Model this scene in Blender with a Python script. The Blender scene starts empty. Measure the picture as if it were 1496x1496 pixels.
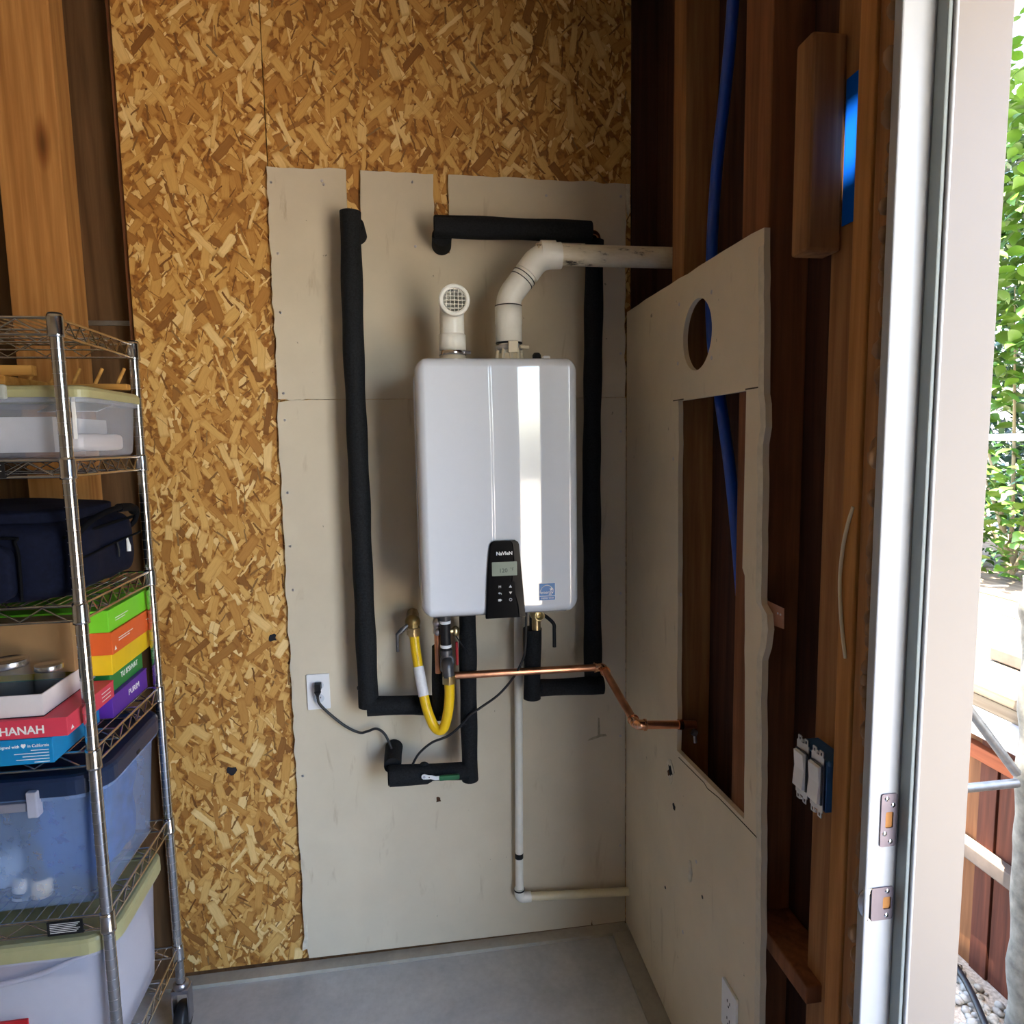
import bpy, math, random
from mathutils import Vector, Matrix, noise
random.seed(7)
SC = bpy.context.scene
COL = SC.collection
PI = math.pi

# ------------------------------------------------------------------ camera
cd = bpy.data.cameras.new('camera'); cam = bpy.data.objects.new('camera', cd); COL.objects.link(cam)
cd.sensor_fit = 'HORIZONTAL'; cd.sensor_width = 36.0; cd.lens = 23.424
cd.clip_start = 0.02; cd.clip_end = 200
CAMROT = [[0.988999, 0.031854, -0.144454], [-0.14701, 0.103259, -0.98373], [-0.016419, 0.994144, 0.106806]]
m4 = Matrix(CAMROT).to_4x4(); m4.translation = (-.695, -2.12, 1.7165)
cam.matrix_world = m4
SC.camera = cam

# ------------------------------------------------------------------ world, sun, exposure
SUN_AZ = Vector((-.66, -.75, 0)).normalized(); SUN_EL = math.radians(76)
SUN_DIR = Vector((SUN_AZ.x*math.cos(SUN_EL), SUN_AZ.y*math.cos(SUN_EL), math.sin(SUN_EL)))   # towards the sun
w = bpy.data.worlds.new('world'); SC.world = w; w.use_nodes = True
nt = w.node_tree; bg = nt.nodes['Background']
sky = nt.nodes.new('ShaderNodeTexSky'); sky.sky_type = 'NISHITA'; sky.sun_disc = False
sky.sun_elevation = SUN_EL; sky.sun_rotation = math.atan2(SUN_AZ.x, SUN_AZ.y)
sky.air_density = 1.0; sky.dust_density = 1.5; sky.ozone_density = 1.0
nt.links.new(sky.outputs[0], bg.inputs[0]); bg.inputs[1].default_value = 0.55
sl = bpy.data.lights.new('sun', 'SUN'); sl.energy = 14.0; sl.angle = math.radians(.53); sl.color = (1, .95, .86)
so = bpy.data.objects.new('sun', sl); COL.objects.link(so); so.location = (-3, -4, 9)
so.rotation_euler = SUN_DIR.to_track_quat('Z', 'Y').to_euler()
def portal(name, loc, rot, sx, sy):     # guides sky sampling through an opening, gives no light of its own
    l = bpy.data.lights.new(name, 'AREA'); l.shape = 'RECTANGLE'; l.size = sx; l.size_y = sy; l.cycles.is_portal = True
    o = bpy.data.objects.new(name, l); COL.objects.link(o); o.location = loc; o.rotation_euler = rot
portal('door_portal', (.17, -1.97, 1.2), (0, PI/2, 0), 2.46, 1.46)
SC.view_settings.view_transform = 'Standard'; SC.view_settings.look = 'None'
SC.view_settings.gamma = 1; SC.view_settings.use_curve_mapping = False
SC.view_settings.exposure = 2.5
SC.cycles.max_bounces = 8; SC.cycles.diffuse_bounces = 5; SC.cycles.transparent_max_bounces = 12
SC.cycles.use_denoising = True; SC.cycles.sample_clamp_indirect = 6

# ------------------------------------------------------------------ materials
MATS = {}
def nodes(name):
    m = bpy.data.materials.new(name); m.use_nodes = True
    return m, m.node_tree, m.node_tree.nodes['Principled BSDF']
def srgb(r, g, b):
    f = lambda c: (c/255/12.92) if c/255 <= .04045 else ((c/255+.055)/1.055)**2.4
    return (f(r), f(g), f(b), 1)
def N(nt, t, **kw):
    n = nt.nodes.new(t)
    for k, v in kw.items():
        setattr(n, k, v)
    return n
def L(nt, a, b): nt.links.new(a, b)
def coords(nt, scale=(1,1,1), rot=(0,0,0), rnd=True):
    tc = N(nt, 'ShaderNodeTexCoord'); mp = N(nt, 'ShaderNodeMapping')
    mp.inputs['Scale'].default_value = scale; mp.inputs['Rotation'].default_value = rot
    src = tc.outputs['Object']
    if rnd:
        oi = N(nt, 'ShaderNodeObjectInfo'); ad = N(nt, 'ShaderNodeVectorMath', operation='MULTIPLY_ADD')
        ad.inputs[1].default_value = (17, 23, 31)
        L(nt, oi.outputs['Random'], ad.inputs[0]); L(nt, src, ad.inputs[2]); src = ad.outputs[0]
    L(nt, src, mp.inputs[0]); return mp.outputs[0]
def ramp(nt, fac, stops):
    r = N(nt, 'ShaderNodeValToRGB'); els = r.color_ramp.elements
    while len(els) < len(stops): els.new(.5)
    for e, (p, c) in zip(els, stops):
        e.position = p; e.color = c if len(c) == 4 else (*c, 1)
    L(nt, fac, r.inputs[0]); return r.outputs[0]
def noise_tex(nt, vec, scale, detail=4, rough=.55, dist=0):
    n = N(nt, 'ShaderNodeTexNoise'); n.inputs['Scale'].default_value = scale; n.inputs['Detail'].default_value = detail
    n.inputs['Roughness'].default_value = rough; n.inputs['Distortion'].default_value = dist
    L(nt, vec, n.inputs['Vector']); return n.outputs['Fac']
def bump(nt, p, h, strength=.3, dist=.002):
    b = N(nt, 'ShaderNodeBump'); b.inputs['Strength'].default_value = strength; b.inputs['Distance'].default_value = dist
    L(nt, h, b.inputs['Height']); L(nt, b.outputs[0], p.inputs['Normal'])
def mix(nt, fac, a, b, mode='MIX'):
    n = N(nt, 'ShaderNodeMix', data_type='RGBA', blend_type=mode)
    if isinstance(fac, float): n.inputs[0].default_value = fac
    else: L(nt, fac, n.inputs[0])
    for s, v in ((6, a), (7, b)):
        if isinstance(v, tuple): n.inputs[s].default_value = v
        else: L(nt, v, n.inputs[s])
    return n.outputs[2]
def plain(name, col, rough=.5, metal=0.0, var=.12, scale=40, bmp=0.0, alpha=1.0, coat=0.0, spec=None, trans=0.0):
    m, nt, p = nodes(name); v = coords(nt)
    f = noise_tex(nt, v, scale)
    c = ramp(nt, f, [(.25, tuple(x*(1-var) for x in col[:3])), (.75, tuple(min(1, x*(1+var)) for x in col[:3]))])
    L(nt, c, p.inputs['Base Color']); p.inputs['Roughness'].default_value = rough; p.inputs['Metallic'].default_value = metal
    p.inputs['Alpha'].default_value = alpha; p.inputs['Coat Weight'].default_value = coat
    p.inputs['Transmission Weight'].default_value = trans
    if spec is not None: p.inputs['Specular IOR Level'].default_value = spec
    if bmp: bump(nt, p, noise_tex(nt, v, scale*3), bmp, .001)
    MATS[name] = m; return m
def wood(name, light, dark, axis='Z', s=26, rough=.75, stain=None):
    m, nt, p = nodes(name)
    k = {'X': (.05,1,1), 'Y': (1,.05,1), 'Z': (1,1,.05)}[axis]
    v = coords(nt, k)
    n1 = noise_tex(nt, v, s, 6, .6, 1.2); n2 = noise_tex(nt, v, s*5, 3, .5)
    wv = N(nt, 'ShaderNodeTexWave', wave_type='BANDS', bands_direction='DIAGONAL')
    wv.inputs['Scale'].default_value = s*.55; wv.inputs['Distortion'].default_value = 5; wv.inputs['Detail'].default_value = 2
    L(nt, v, wv.inputs['Vector'])
    c1 = ramp(nt, n1, [(.28, dark), (.72, light)])
    c2 = ramp(nt, wv.outputs['Fac'], [(.0, (.80,.76,.72)), (.6, (1,1,1))])
    c = mix(nt, .75, c1, c2, 'MULTIPLY')
    c = mix(nt, .35, c, ramp(nt, n2, [(.3, (.55,.5,.45)), (.7, (1,1,1))]), 'MULTIPLY')
    if stain:
        v3 = coords(nt, tuple(.35 if a < 1 else 1 for a in k)); n3 = noise_tex(nt, v3, 5, 3)
        c = mix(nt, ramp(nt, n3, [(.5, (0,0,0)), (.68, (1,1,1))]), c, stain)
    kv = coords(nt, tuple(1.5 if a < 1 else 5.2 for a in k)); vk = N(nt, 'ShaderNodeTexVoronoi'); vk.inputs['Scale'].default_value = 1; L(nt, kv, vk.inputs['Vector'])
    c = mix(nt, .85, c, ramp(nt, vk.outputs['Distance'], [(.035, (.22,.15,.10)), (.075, (.55,.42,.32)), (.13, (1,1,1))]), 'MULTIPLY')
    L(nt, c, p.inputs['Base Color']); p.inputs['Roughness'].default_value = rough; p.inputs['Specular IOR Level'].default_value = .25
    bump(nt, p, n2, .25, .0008)
    MATS[name] = m; return m
def osb(name):
    m, nt, p = nodes(name)
    tc = N(nt, 'ShaderNodeTexCoord'); sp = N(nt, 'ShaderNodeSeparateXYZ'); L(nt, tc.outputs['Object'], sp.inputs[0])
    cb = N(nt, 'ShaderNodeCombineXYZ'); L(nt, sp.outputs['X'], cb.inputs[0]); L(nt, sp.outputs['Z'], cb.inputs[1])
    nd = N(nt, 'ShaderNodeTexNoise'); nd.inputs['Scale'].default_value = 26; nd.inputs['Detail'].default_value = 3; nd.inputs['Roughness'].default_value = .7
    L(nt, cb.outputs[0], nd.inputs['Vector'])
    ma = N(nt, 'ShaderNodeVectorMath', operation='MULTIPLY_ADD'); ma.inputs[1].default_value = (.013, .013, 0); L(nt, nd.outputs['Color'], ma.inputs[0]); L(nt, cb.outputs[0], ma.inputs[2])
    base = noise_tex(nt, cb.outputs[0], 60, 4); src = cb; cb = ma
    col = ramp(nt, base, [(.3, srgb(112,66,26)), (.7, srgb(184,126,56))])
    hgt = None
    lay = [(32,11,.15,.47), (25,3,.16,.5), (18,14,.15,.52), (20,17,.14,.5), (14,9,.12,.52), (20,21,.035,.5), (11.5,5,.10,.5), (9.5,0,.085,.48)]
    for i, (s, off, a, b) in enumerate(lay):
        mp = N(nt, 'ShaderNodeMapping'); mp.inputs['Scale'].default_value = (s, s, 1); mp.inputs['Location'].default_value = (off*1.37, off*2.11, 0)
        L(nt, cb.outputs[0], mp.inputs[0])
        vo = N(nt, 'ShaderNodeTexVoronoi', voronoi_dimensions='2D'); vo.inputs['Scale'].default_value = 1; L(nt, mp.outputs[0], vo.inputs['Vector'])
        sb = N(nt, 'ShaderNodeVectorMath', operation='SUBTRACT'); L(nt, mp.outputs[0], sb.inputs[0]); L(nt, vo.outputs['Position'], sb.inputs[1])
        sc = N(nt, 'ShaderNodeSeparateColor'); L(nt, vo.outputs['Color'], sc.inputs[0])
        an = N(nt, 'ShaderNodeMath', operation='MULTIPLY_ADD'); L(nt, sc.outputs[0], an.inputs[0]); an.inputs[1].default_value = 2.0; an.inputs[2].default_value = -1.0
        vr = N(nt, 'ShaderNodeVectorRotate', rotation_type='Z_AXIS'); L(nt, sb.outputs[0], vr.inputs['Vector']); L(nt, an.outputs[0], vr.inputs['Angle'])
        s2 = N(nt, 'ShaderNodeSeparateXYZ'); L(nt, vr.outputs[0], s2.inputs[0])
        ds = []
        for ax, h in (('X', a), ('Y', b)):
            ab = N(nt, 'ShaderNodeMath', operation='ABSOLUTE'); L(nt, s2.outputs[ax], ab.inputs[0])
            dv = N(nt, 'ShaderNodeMath', operation='DIVIDE'); L(nt, ab.outputs[0], dv.inputs[0]); dv.inputs[1].default_value = h
            if ax == 'X':
                vw = N(nt, 'ShaderNodeMath', operation='MULTIPLY_ADD'); L(nt, sc.outputs[2], vw.inputs[0]); vw.inputs[1].default_value = h*1.5; vw.inputs[2].default_value = h*.3; L(nt, vw.outputs[0], dv.inputs[1])
            ds.append(dv.outputs[0])
        mx = N(nt, 'ShaderNodeMath', operation='MAXIMUM'); L(nt, ds[0], mx.inputs[0]); L(nt, ds[1], mx.inputs[1])
        mask = ramp(nt, mx.outputs[0], [(.94, (1,1,1)), (1.0, (0,0,0))])
        strip = N(nt, 'ShaderNodeMapping'); strip.inputs['Scale'].default_value = (26, 1.6, 1); L(nt, vr.outputs[0], strip.inputs[0])
        gr = noise_tex(nt, strip.outputs[0], 1.0, 2)
        cc = ramp(nt, sc.outputs[1], [(0, srgb(136,90,42)), (.16, srgb(180,128,64)), (.45, srgb(206,158,86)), (.78, srgb(218,176,106)), (1, srgb(238,208,148))])
        cc = mix(nt, .45, cc, ramp(nt, gr, [(.3, (.72,.66,.58)), (.7, (1,1,1))]), 'MULTIPLY')
        if i == 5: cc = mix(nt, .8, cc, srgb(96,54,20))
        edge = ramp(nt, mx.outputs[0], [(.72, (1,1,1)), (.97, (.70,.58,.44))])
        cc = mix(nt, .8, cc, edge, 'MULTIPLY')
        col = mix(nt, mask, col, cc)
    L(nt, col, p.inputs['Base Color']); p.inputs['Roughness'].default_value = .6; p.inputs['Specular IOR Level'].default_value = .3
    bw = N(nt, 'ShaderNodeRGBToBW'); L(nt, col, bw.inputs[0]); bump(nt, p, bw.outputs[0], .35, .003)
    MATS[name] = m; return m
def drywall(name, col, dirt):
    m, nt, p = nodes(name); v = coords(nt)
    a = noise_tex(nt, v, 2.2, 6, .65); b = noise_tex(nt, coords(nt, (3,3,.6)), 7, 4, .6, .6); s = noise_tex(nt, v, 38, 3)
    c = ramp(nt, a, [(.3, tuple(x*.86 for x in col[:3])), (.65, col)])
    c = mix(nt, ramp(nt, b, [(.62, (0,0,0)), (.78, (.55,.55,.55))]), c, dirt)
    c = mix(nt, ramp(nt, s, [(.745, (0,0,0)), (.76, (.8,.8,.8))]), c, tuple(x*.35 for x in col[:3])+(1,))
    L(nt, c, p.inputs['Base Color']); p.inputs['Roughness'].default_value = .85; p.inputs['Specular IOR Level'].default_value = .2
    bump(nt, p, noise_tex(nt, v, 260, 2), .08, .0006)
    MATS[name] = m; return m
def concrete(name, c1, c2):
    m, nt, p = nodes(name); v = coords(nt, rnd=False)
    a = noise_tex(nt, v, 2.6, 7, .65, .6); b = noise_tex(nt, v, 55, 4)
    c = ramp(nt, a, [(.3, c1), (.7, c2)]); c = mix(nt, .4, c, ramp(nt, b, [(.3, (.7,.7,.7)), (.7, (1,1,1))]), 'MULTIPLY')
    L(nt, c, p.inputs['Base Color']); p.inputs['Roughness'].default_value = .62; bump(nt, p, b, .2, .001)
    MATS[name] = m; return m

OSB = osb('osb_strands')
DRY = drywall('drywall_paper', srgb(212,200,178), srgb(160,140,112))
DRY2 = drywall('drywall_paper_grubby', srgb(222,208,182), srgb(146,124,94))
GYP = plain('gypsum_core', srgb(214,204,184), .9, var=.2, scale=60, bmp=.6)
WPALE = wood('pale_fir', srgb(206,152,90), srgb(176,120,64))
WSTUD = wood('old_fir', srgb(174,126,80), srgb(134,88,52))
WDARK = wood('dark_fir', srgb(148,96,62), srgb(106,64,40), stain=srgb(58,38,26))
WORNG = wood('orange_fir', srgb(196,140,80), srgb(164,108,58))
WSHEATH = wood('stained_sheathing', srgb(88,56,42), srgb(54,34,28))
WCLAD = wood('grey_brown_cladding', srgb(112,84,56), srgb(84,62,40))
WBLOCK = wood('block_fir', srgb(172,124,80), srgb(128,86,54))
CONC = concrete('floor_concrete', srgb(168,170,172), srgb(204,203,200))
CURB = concrete('curb_concrete', srgb(150,146,136), srgb(186,180,166))
WHITE = plain('white_enamel', (.66,.69,.75,1), .08, var=.01, coat=.6)
PVC = plain('white_pvc', (.84,.82,.75,1), .3, var=.04)
PVCOLD = plain('yellowed_pvc', srgb(222,210,176), .4, var=.14, scale=12)
CREAM = plain('cream_plastic', srgb(226,214,188), .45, var=.05)
FOAM = plain('black_foam', (.009,.010,.012,1), .8, var=.7, scale=200, bmp=.6, spec=.22)
RUBBER = plain('black_rubber', (.012,.012,.014,1), .45, var=.2)
COPPER = plain('copper', (.78,.36,.20,1), .28, 1.0, var=.25, scale=18)
COPPERD = plain('copper_fitting', (.80,.42,.24,1), .2, 1.0, var=.15, scale=18)
BRASS = plain('brass', (.66,.52,.28,1), .3, 1.0, var=.2)
CHROME = plain('chrome', (.60,.585,.58,1), .16, 1.0, var=.05)
STEEL = plain('brushed_steel', (.52,.50,.54,1), .32, 1.0, var=.08)
DSTEEL = plain('dark_steel', (.10,.10,.11,1), .4, .6, var=.2)
YELLOW = plain('yellow_coating', (.83,.52,.01,1), .35, var=.05)
LABEL = plain('white_label', (.72,.72,.74,1), .5, var=.08, scale=90)
BLACKP = plain('black_gloss_plastic', (.004,.004,.005,1), .2, var=.1, spec=.10)
BLACKM = plain('black_matte_plastic', (.008,.008,.010,1), .5, var=.1, spec=.3)
LCD = plain('lcd_grey', srgb(128,140,126), .3, var=.03)
LCDT = plain('lcd_digit', srgb(62,72,66), .4, var=.02)
PRINTW = plain('white_print', (.85,.85,.85,1), .5, var=.01)
STARB = plain('sticker_blue', srgb(10,104,176), .35, var=.03)
WPLATE = plain('white_plate', (.80,.80,.82,1), .35, var=.02)
GREENP = plain('green_grip', srgb(20,92,52), .5, var=.1)
REDP = plain('red_handle', srgb(150,16,28), .4, var=.1)
PEX = plain('blue_pex', srgb(8,66,168), .35, var=.06)
TAPE = plain('blue_tape', srgb(2,88,196), .8, var=.06, spec=.05)
SWBLUE = plain('blue_box_plastic', srgb(34,84,132), .5, var=.1)
CABLE = plain('cream_cable', srgb(218,206,176), .5, var=.05)
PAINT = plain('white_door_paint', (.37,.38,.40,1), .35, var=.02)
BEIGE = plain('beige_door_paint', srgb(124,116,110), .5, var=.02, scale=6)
GREYG = plain('grey_gasket', srgb(132,140,140), .6, var=.04)
FOAMINS = plain('old_insulation', srgb(146,112,82), .95, var=.3, scale=30, bmp=.8)
OLIVE = plain('olive_lid', srgb(172,170,128), .35, var=.05)
NAVYL = plain('navy_lid', srgb(28,44,74), .35, var=.08)
CLEAR = plain('clear_tub', srgb(196,204,222), .25, var=.02, alpha=.34)
MILKY = plain('milky_tub', srgb(206,208,226), .35, var=.02, alpha=.55)
BLUETUB = plain('blue_clear_tub', srgb(150,178,226), .25, var=.03, alpha=.42)
GLASS = plain('jar_glass', (.45,.48,.48,1), .03, var=.0, alpha=.09)
ALU = plain('jar_lid_metal', (.70,.70,.74,1), .25, 1.0, var=.05)
BAGM = plain('navy_bag_cloth', srgb(15,20,40), .85, var=.35, scale=90, bmp=.35, spec=.15)
BAGD = plain('black_webbing', srgb(6,7,12), .8, var=.2, scale=160, spec=.12)
CARD = plain('brown_cardboard', srgb(164,128,88), .85, var=.08, scale=14)
LIME = plain('lime_card', srgb(122,214,44), .5, var=.03)
ORNG = plain('orange_card', srgb(226,98,40), .5, var=.03)
YELC = plain('yellow_card', srgb(234,196,22), .5, var=.03)
GRNC = plain('green_card', srgb(38,130,62), .5, var=.03)
PURP = plain('purple_card', srgb(92,42,158), .5, var=.03)
REDC = plain('rose_card', srgb(214,64,86), .5, var=.04)
BLUC = plain('blue_card', srgb(8,132,192), .5, var=.03)
WHTC = plain('white_card', srgb(222,216,220), .6, var=.03)
LTWOOD = wood('light_peg_wood', srgb(214,166,92), srgb(180,126,58), 'X')
PAPER = plain('white_paper', srgb(226,226,232), .8, var=.05)
CLOTHB = plain('blue_cloth', srgb(40,84,160), .95, var=.5, scale=22, bmp=.8)
CLOTHL = plain('pale_blue_cloth', srgb(150,172,206), .95, var=.35, scale=16, bmp=.8)
CLOTHR = plain('maroon_cloth', srgb(120,52,58), .95, var=.4, scale=16, bmp=.8)
DARKST = plain('dark_contents', srgb(26,26,34), .9, var=.4, scale=20)
REDB = plain('red_packet', srgb(196,30,40), .5, var=.05)
INSIDE = drywall('garage_board', srgb(226,212,190), srgb(180,160,130))
CEILM = plain('ceiling_board', srgb(214,198,172), .9, var=.05)
ROOFM = plain('roof_felt', srgb(96,90,84), .9, var=.15)
DECKW = wood('weathered_deck', srgb(136,120,98), srgb(96,82,66), 'Y')
FENCEA = wood('cedar_light', srgb(140,92,54), srgb(104,62,34))
FENCEB = wood('cedar_red', srgb(104,54,34), srgb(70,34,22))
FENCEO = wood('cedar_orange', srgb(160,88,52), srgb(150,76,42), 'Y')
WEATH = plain('weathered_post', srgb(112,108,98), .9, var=.45, scale=26, bmp=1.0)
GALV = plain('galvanised_tube', (.3,.3,.29,1), .45, .9, var=.25, scale=30)
STONE = plain('pebble', srgb(150,145,134), .85, var=.4, scale=9, bmp=.4)
DIRT = plain('gravel_ground', srgb(172,160,142), .95, var=.45, scale=90, bmp=1.0)
def leafmat(name, c1, c2):
    m, nt, p = nodes(name); oi = N(nt, 'ShaderNodeObjectInfo')
    v = coords(nt); f = noise_tex(nt, v, 9, 2)
    ad = N(nt, 'ShaderNodeMath', operation='ADD'); L(nt, oi.outputs['Random'], ad.inputs[0]); L(nt, f, ad.inputs[1])
    ml = N(nt, 'ShaderNodeMath', operation='MULTIPLY'); L(nt, ad.outputs[0], ml.inputs[0]); ml.inputs[1].default_value = .55
    L(nt, ramp(nt, ml.outputs[0], [(.15, c1), (.85, c2)]), p.inputs['Base Color']); p.inputs['Roughness'].default_value = .45
    MATS[name] = m; return m
LEAF = leafmat('broad_leaf', srgb(36,70,14), srgb(86,116,28))
LEAFD = leafmat('dark_needle', srgb(24,48,26), srgb(50,78,46))
STEM = plain('plant_stem', srgb(120,104,72), .8, var=.2)
BARK = plain('pale_branch', srgb(190,184,160), .8, var=.2, scale=20)

# ------------------------------------------------------------------ geometry helpers
class MB:
    def __init__(s): s.v = []; s.f = []; s.sm = []
    def add(s, vs, fs, smooth=False):
        b = len(s.v); s.v += [Vector(p) for p in vs]
        for f in fs: s.f.append([b+i for i in f]); s.sm.append(smooth)
        return s
    def box(s, x0, x1, y0, y1, z0, z1):
        if x0 > x1: x0, x1 = x1, x0
        if y0 > y1: y0, y1 = y1, y0
        if z0 > z1: z0, z1 = z1, z0
        v = [(x,y,z) for z in (z0,z1) for y in (y0,y1) for x in (x0,x1)]
        return s.add(v, [(0,2,3,1),(4,5,7,6),(0,1,5,4),(2,6,7,3),(0,4,6,2),(1,3,7,5)])
    def prism(s, poly, axis, a, b, holes=None):
        """extrude a 2D polygon: axis 'X' -> (y,z), 'Y' -> (x,z), 'Z' -> (x,y)"""
        from mathutils.geometry import tessellate_polygon
        mk = {'X': lambda p,t: (t,p[0],p[1]), 'Y': lambda p,t: (p[0],t,p[1]), 'Z': lambda p,t: (p[0],p[1],t)}[axis]
        loops = [list(poly)] + [list(h) for h in (holes or [])]
        tri = tessellate_polygon([[Vector((p[0],p[1],0)) for p in l] for l in loops])
        allp = [p for l in loops for p in l]; n = len(allp)
        vs = [mk(p,a) for p in allp] + [mk(p,b) for p in allp]; fs = []
        for t in tri: fs.append(tuple(t)); fs.append(tuple(n+i for i in reversed(t)))
        o = 0
        for l in loops:
            k = len(l)
            for i in range(k): j = (i+1) % k; fs.append((o+i, o+j, n+o+j, n+o+i))
            o += k
        return s.add(vs, fs)
    def tube(s, pts, r, seg=12, cap=True, smooth=True, rfun=None):
        pts = [Vector(p) for p in pts]; n = len(pts); rings = []
        t0 = (pts[1]-pts[0]).normalized()
        up = Vector((0,0,1)) if abs(t0.z) < .9 else Vector((1,0,0))
        nn = t0.cross(up).normalized()
        for i in range(n):
            t = ((pts[min(i+1,n-1)]-pts[i]).normalized() + (pts[i]-pts[max(i-1,0)]).normalized())
            if t.length < 1e-6: t = t0
            t.normalize(); nn = (nn - t*nn.dot(t)).normalized(); bb = t.cross(nn)
            sc = 1.0
            if 0 < i < n-1:
                c = (pts[i+1]-pts[i]).normalized().dot(t); 
            rr = (rfun(i/(n-1)) if rfun else (r[i] if isinstance(r,(list,tuple)) else r))
            rings.append([pts[i] + nn*rr*math.cos(2*PI*k/seg) + bb*rr*math.sin(2*PI*k/seg) for k in range(seg)])
        vs = [p for R in rings for p in R]; fs = []
        for i in range(n-1):
            for k in range(seg):
                k2 = (k+1) % seg; fs.append((i*seg+k, i*seg+k2, (i+1)*seg+k2, (i+1)*seg+k))
        s.add(vs, fs, smooth)
        if cap:
            s.add(rings[0], [tuple(reversed(range(seg)))]); s.add(rings[-1], [tuple(range(seg))])
        return s
    def cyl(s, p0, p1, r, r1=None, seg=20, cap=True): return s.tube([p0,p1], [r, r if r1 is None else r1], seg, cap)
    def lathe(s, o, ax, prof, seg=24, smooth=True):
        """prof: list of (radius, distance along ax)"""
        o = Vector(o); ax = Vector(ax).normalized(); up = Vector((0,0,1)) if abs(ax.z) < .9 else Vector((1,0,0))
        a = ax.cross(up).normalized(); b = ax.cross(a); vs = []; fs = []
        for r, d in prof:
            for k in range(seg): vs.append(o + ax*d + a*r*math.cos(2*PI*k/seg) + b*r*math.sin(2*PI*k/seg))
        for i in range(len(prof)-1):
            for k in range(seg):
                k2 = (k+1) % seg; fs.append((i*seg+k, (i+1)*seg+k, (i+1)*seg+k2, i*seg+k2))
        return s.add(vs, fs, smooth)
    def ball(s, c, r, seg=12, rings=8, sq=(1,1,1), jit=0):
        c = Vector(c); vs = []; fs = []
        for i in range(rings+1):
            th = PI*i/rings
            for k in range(seg):
                ph = 2*PI*k/seg; d = Vector((math.sin(th)*math.cos(ph)*sq[0], math.sin(th)*math.sin(ph)*sq[1], math.cos(th)*sq[2]))
                if jit: d *= 1 + jit*noise.noise((c + d*r)*9/ max(r*9,.3))
                vs.append(c + d*r)
        for i in range(rings):
            for k in range(seg):
                k2 = (k+1) % seg; fs.append((i*seg+k, i*seg+k2, (i+1)*seg+k2, (i+1)*seg+k))
        return s.add(vs, fs, True)
def rrect(x0, x1, y0, y1, r, n=6):
    out = []
    for cx, cy, a0 in ((x1-r,y1-r,0),(x0+r,y1-r,90),(x0+r,y0+r,180),(x1-r,y0+r,270)):
        for i in range(n+1):
            a = math.radians(a0+90*i/n); out.append((cx+r*math.cos(a), cy+r*math.sin(a)))
    return out
def fillet(pts, r, n=8):
    pts = [Vector(p) for p in pts]; out = [pts[0]]
    for i in range(1, len(pts)-1):
        a, b, c = pts[i-1], pts[i], pts[i+1]; u = (a-b).normalized(); v = (c-b).normalized()
        ang = u.angle(v)
        if abs(ang-PI) < .01: out.append(b); continue
        rr = r[i-1] if isinstance(r,(list,tuple)) else r
        d = min(rr/math.tan(ang/2), (a-b).length*.49, (c-b).length*.49); rr = d*math.tan(ang/2)
        cen = b + (u+v).normalized()*(rr/math.sin(ang/2)); p0 = b+u*d; p1 = b+v*d; e0 = p0-cen; e1 = p1-cen
        om = e0.angle(e1)
        for k in range(n+1):
            t = k/n; out.append(cen + (e0*math.sin((1-t)*om)+e1*math.sin(t*om))/math.sin(om))
    out.append(pts[-1]); return out
def smooth_path(pts, n=8):
    P = [Vector(p) for p in pts]; P = [P[0]*2-P[1]] + P + [P[-1]*2-P[-2]]; out = []
    for i in range(1, len(P)-2):
        for k in range(n):
            t = k/n; a,b,c,d = P[i-1],P[i],P[i+1],P[i+2]
            out.append(.5*((2*b)+(c-a)*t+(2*a-5*b+4*c-d)*t*t+(3*b-a-3*c+d)*t**3))
    out.append(P[-2]); return out
def wloc(o):
    p = Vector((0,0,0))
    while o: p += Vector(o.location); o = o.parent
    return p
def tag(o, label=None, cat=None, group=None, kind=None):
    for k, v in (('label',label),('category',cat),('group',group),('kind',kind)):
        if v: o[k] = v
    return o
def thing(name, loc, label, cat, group=None):
    o = bpy.data.objects.new(name, None); o.empty_display_size = .05; COL.objects.link(o); o.location = loc
    return tag(o, label, cat, group)
def obj(name, mb, mat, parent=None, bevel=0, seg=2, label=None, smooth=None, origin=None):
    """link the shapes of a builder as ONE mesh object; vertices are given in world space"""
    if origin is None:
        xs = [p.x for p in mb.v]; ys = [p.y for p in mb.v]; zs = [p.z for p in mb.v]
        origin = Vector(((min(xs)+max(xs))/2, (min(ys)+max(ys))/2, min(zs)))
    origin = Vector(origin)
    me = bpy.data.meshes.new(name); me.from_pydata([p-origin for p in mb.v], [], mb.f); me.materials.append(mat)
    for p, s in zip(me.polygons, mb.sm): p.use_smooth = s if smooth is None else smooth
    import bmesh
    bm = bmesh.new(); bm.from_mesh(me); bmesh.ops.recalc_face_normals(bm, faces=bm.faces); bm.to_mesh(me); bm.free()
    o = bpy.data.objects.new(name, me); COL.objects.link(o)
    if parent: o.parent = parent; o.location = origin - wloc(parent)
    else: o.location = origin
    if bevel:
        b = o.modifiers.new('bevel', 'BEVEL'); b.width = bevel; b.segments = seg; b.limit_method = 'ANGLE'; b.angle_limit = math.radians(40)
    if label: o['label'] = label
    return o
def dup(o, loc, parent=None, rot=None, scale=None):
    c = o.copy(); COL.objects.link(c)
    if parent is not None: c.parent = parent; c.location = Vector(loc) - wloc(parent)
    else: c.location = loc
    if rot is not None: c.rotation_euler = rot
    if scale is not None: c.scale = scale
    return c
def struct(name, mb, mat, parent=None, bevel=0):
    o = obj(name, mb, mat, parent, bevel)
    if not parent: o['kind'] = 'structure'
    return o
FRONT = (Vector((1,0,0)), Vector((0,0,1)), Vector((0,-1,0)))
RIGHT = (Vector((0,1,0)), Vector((0,0,1)), Vector((1,0,0)))
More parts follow.
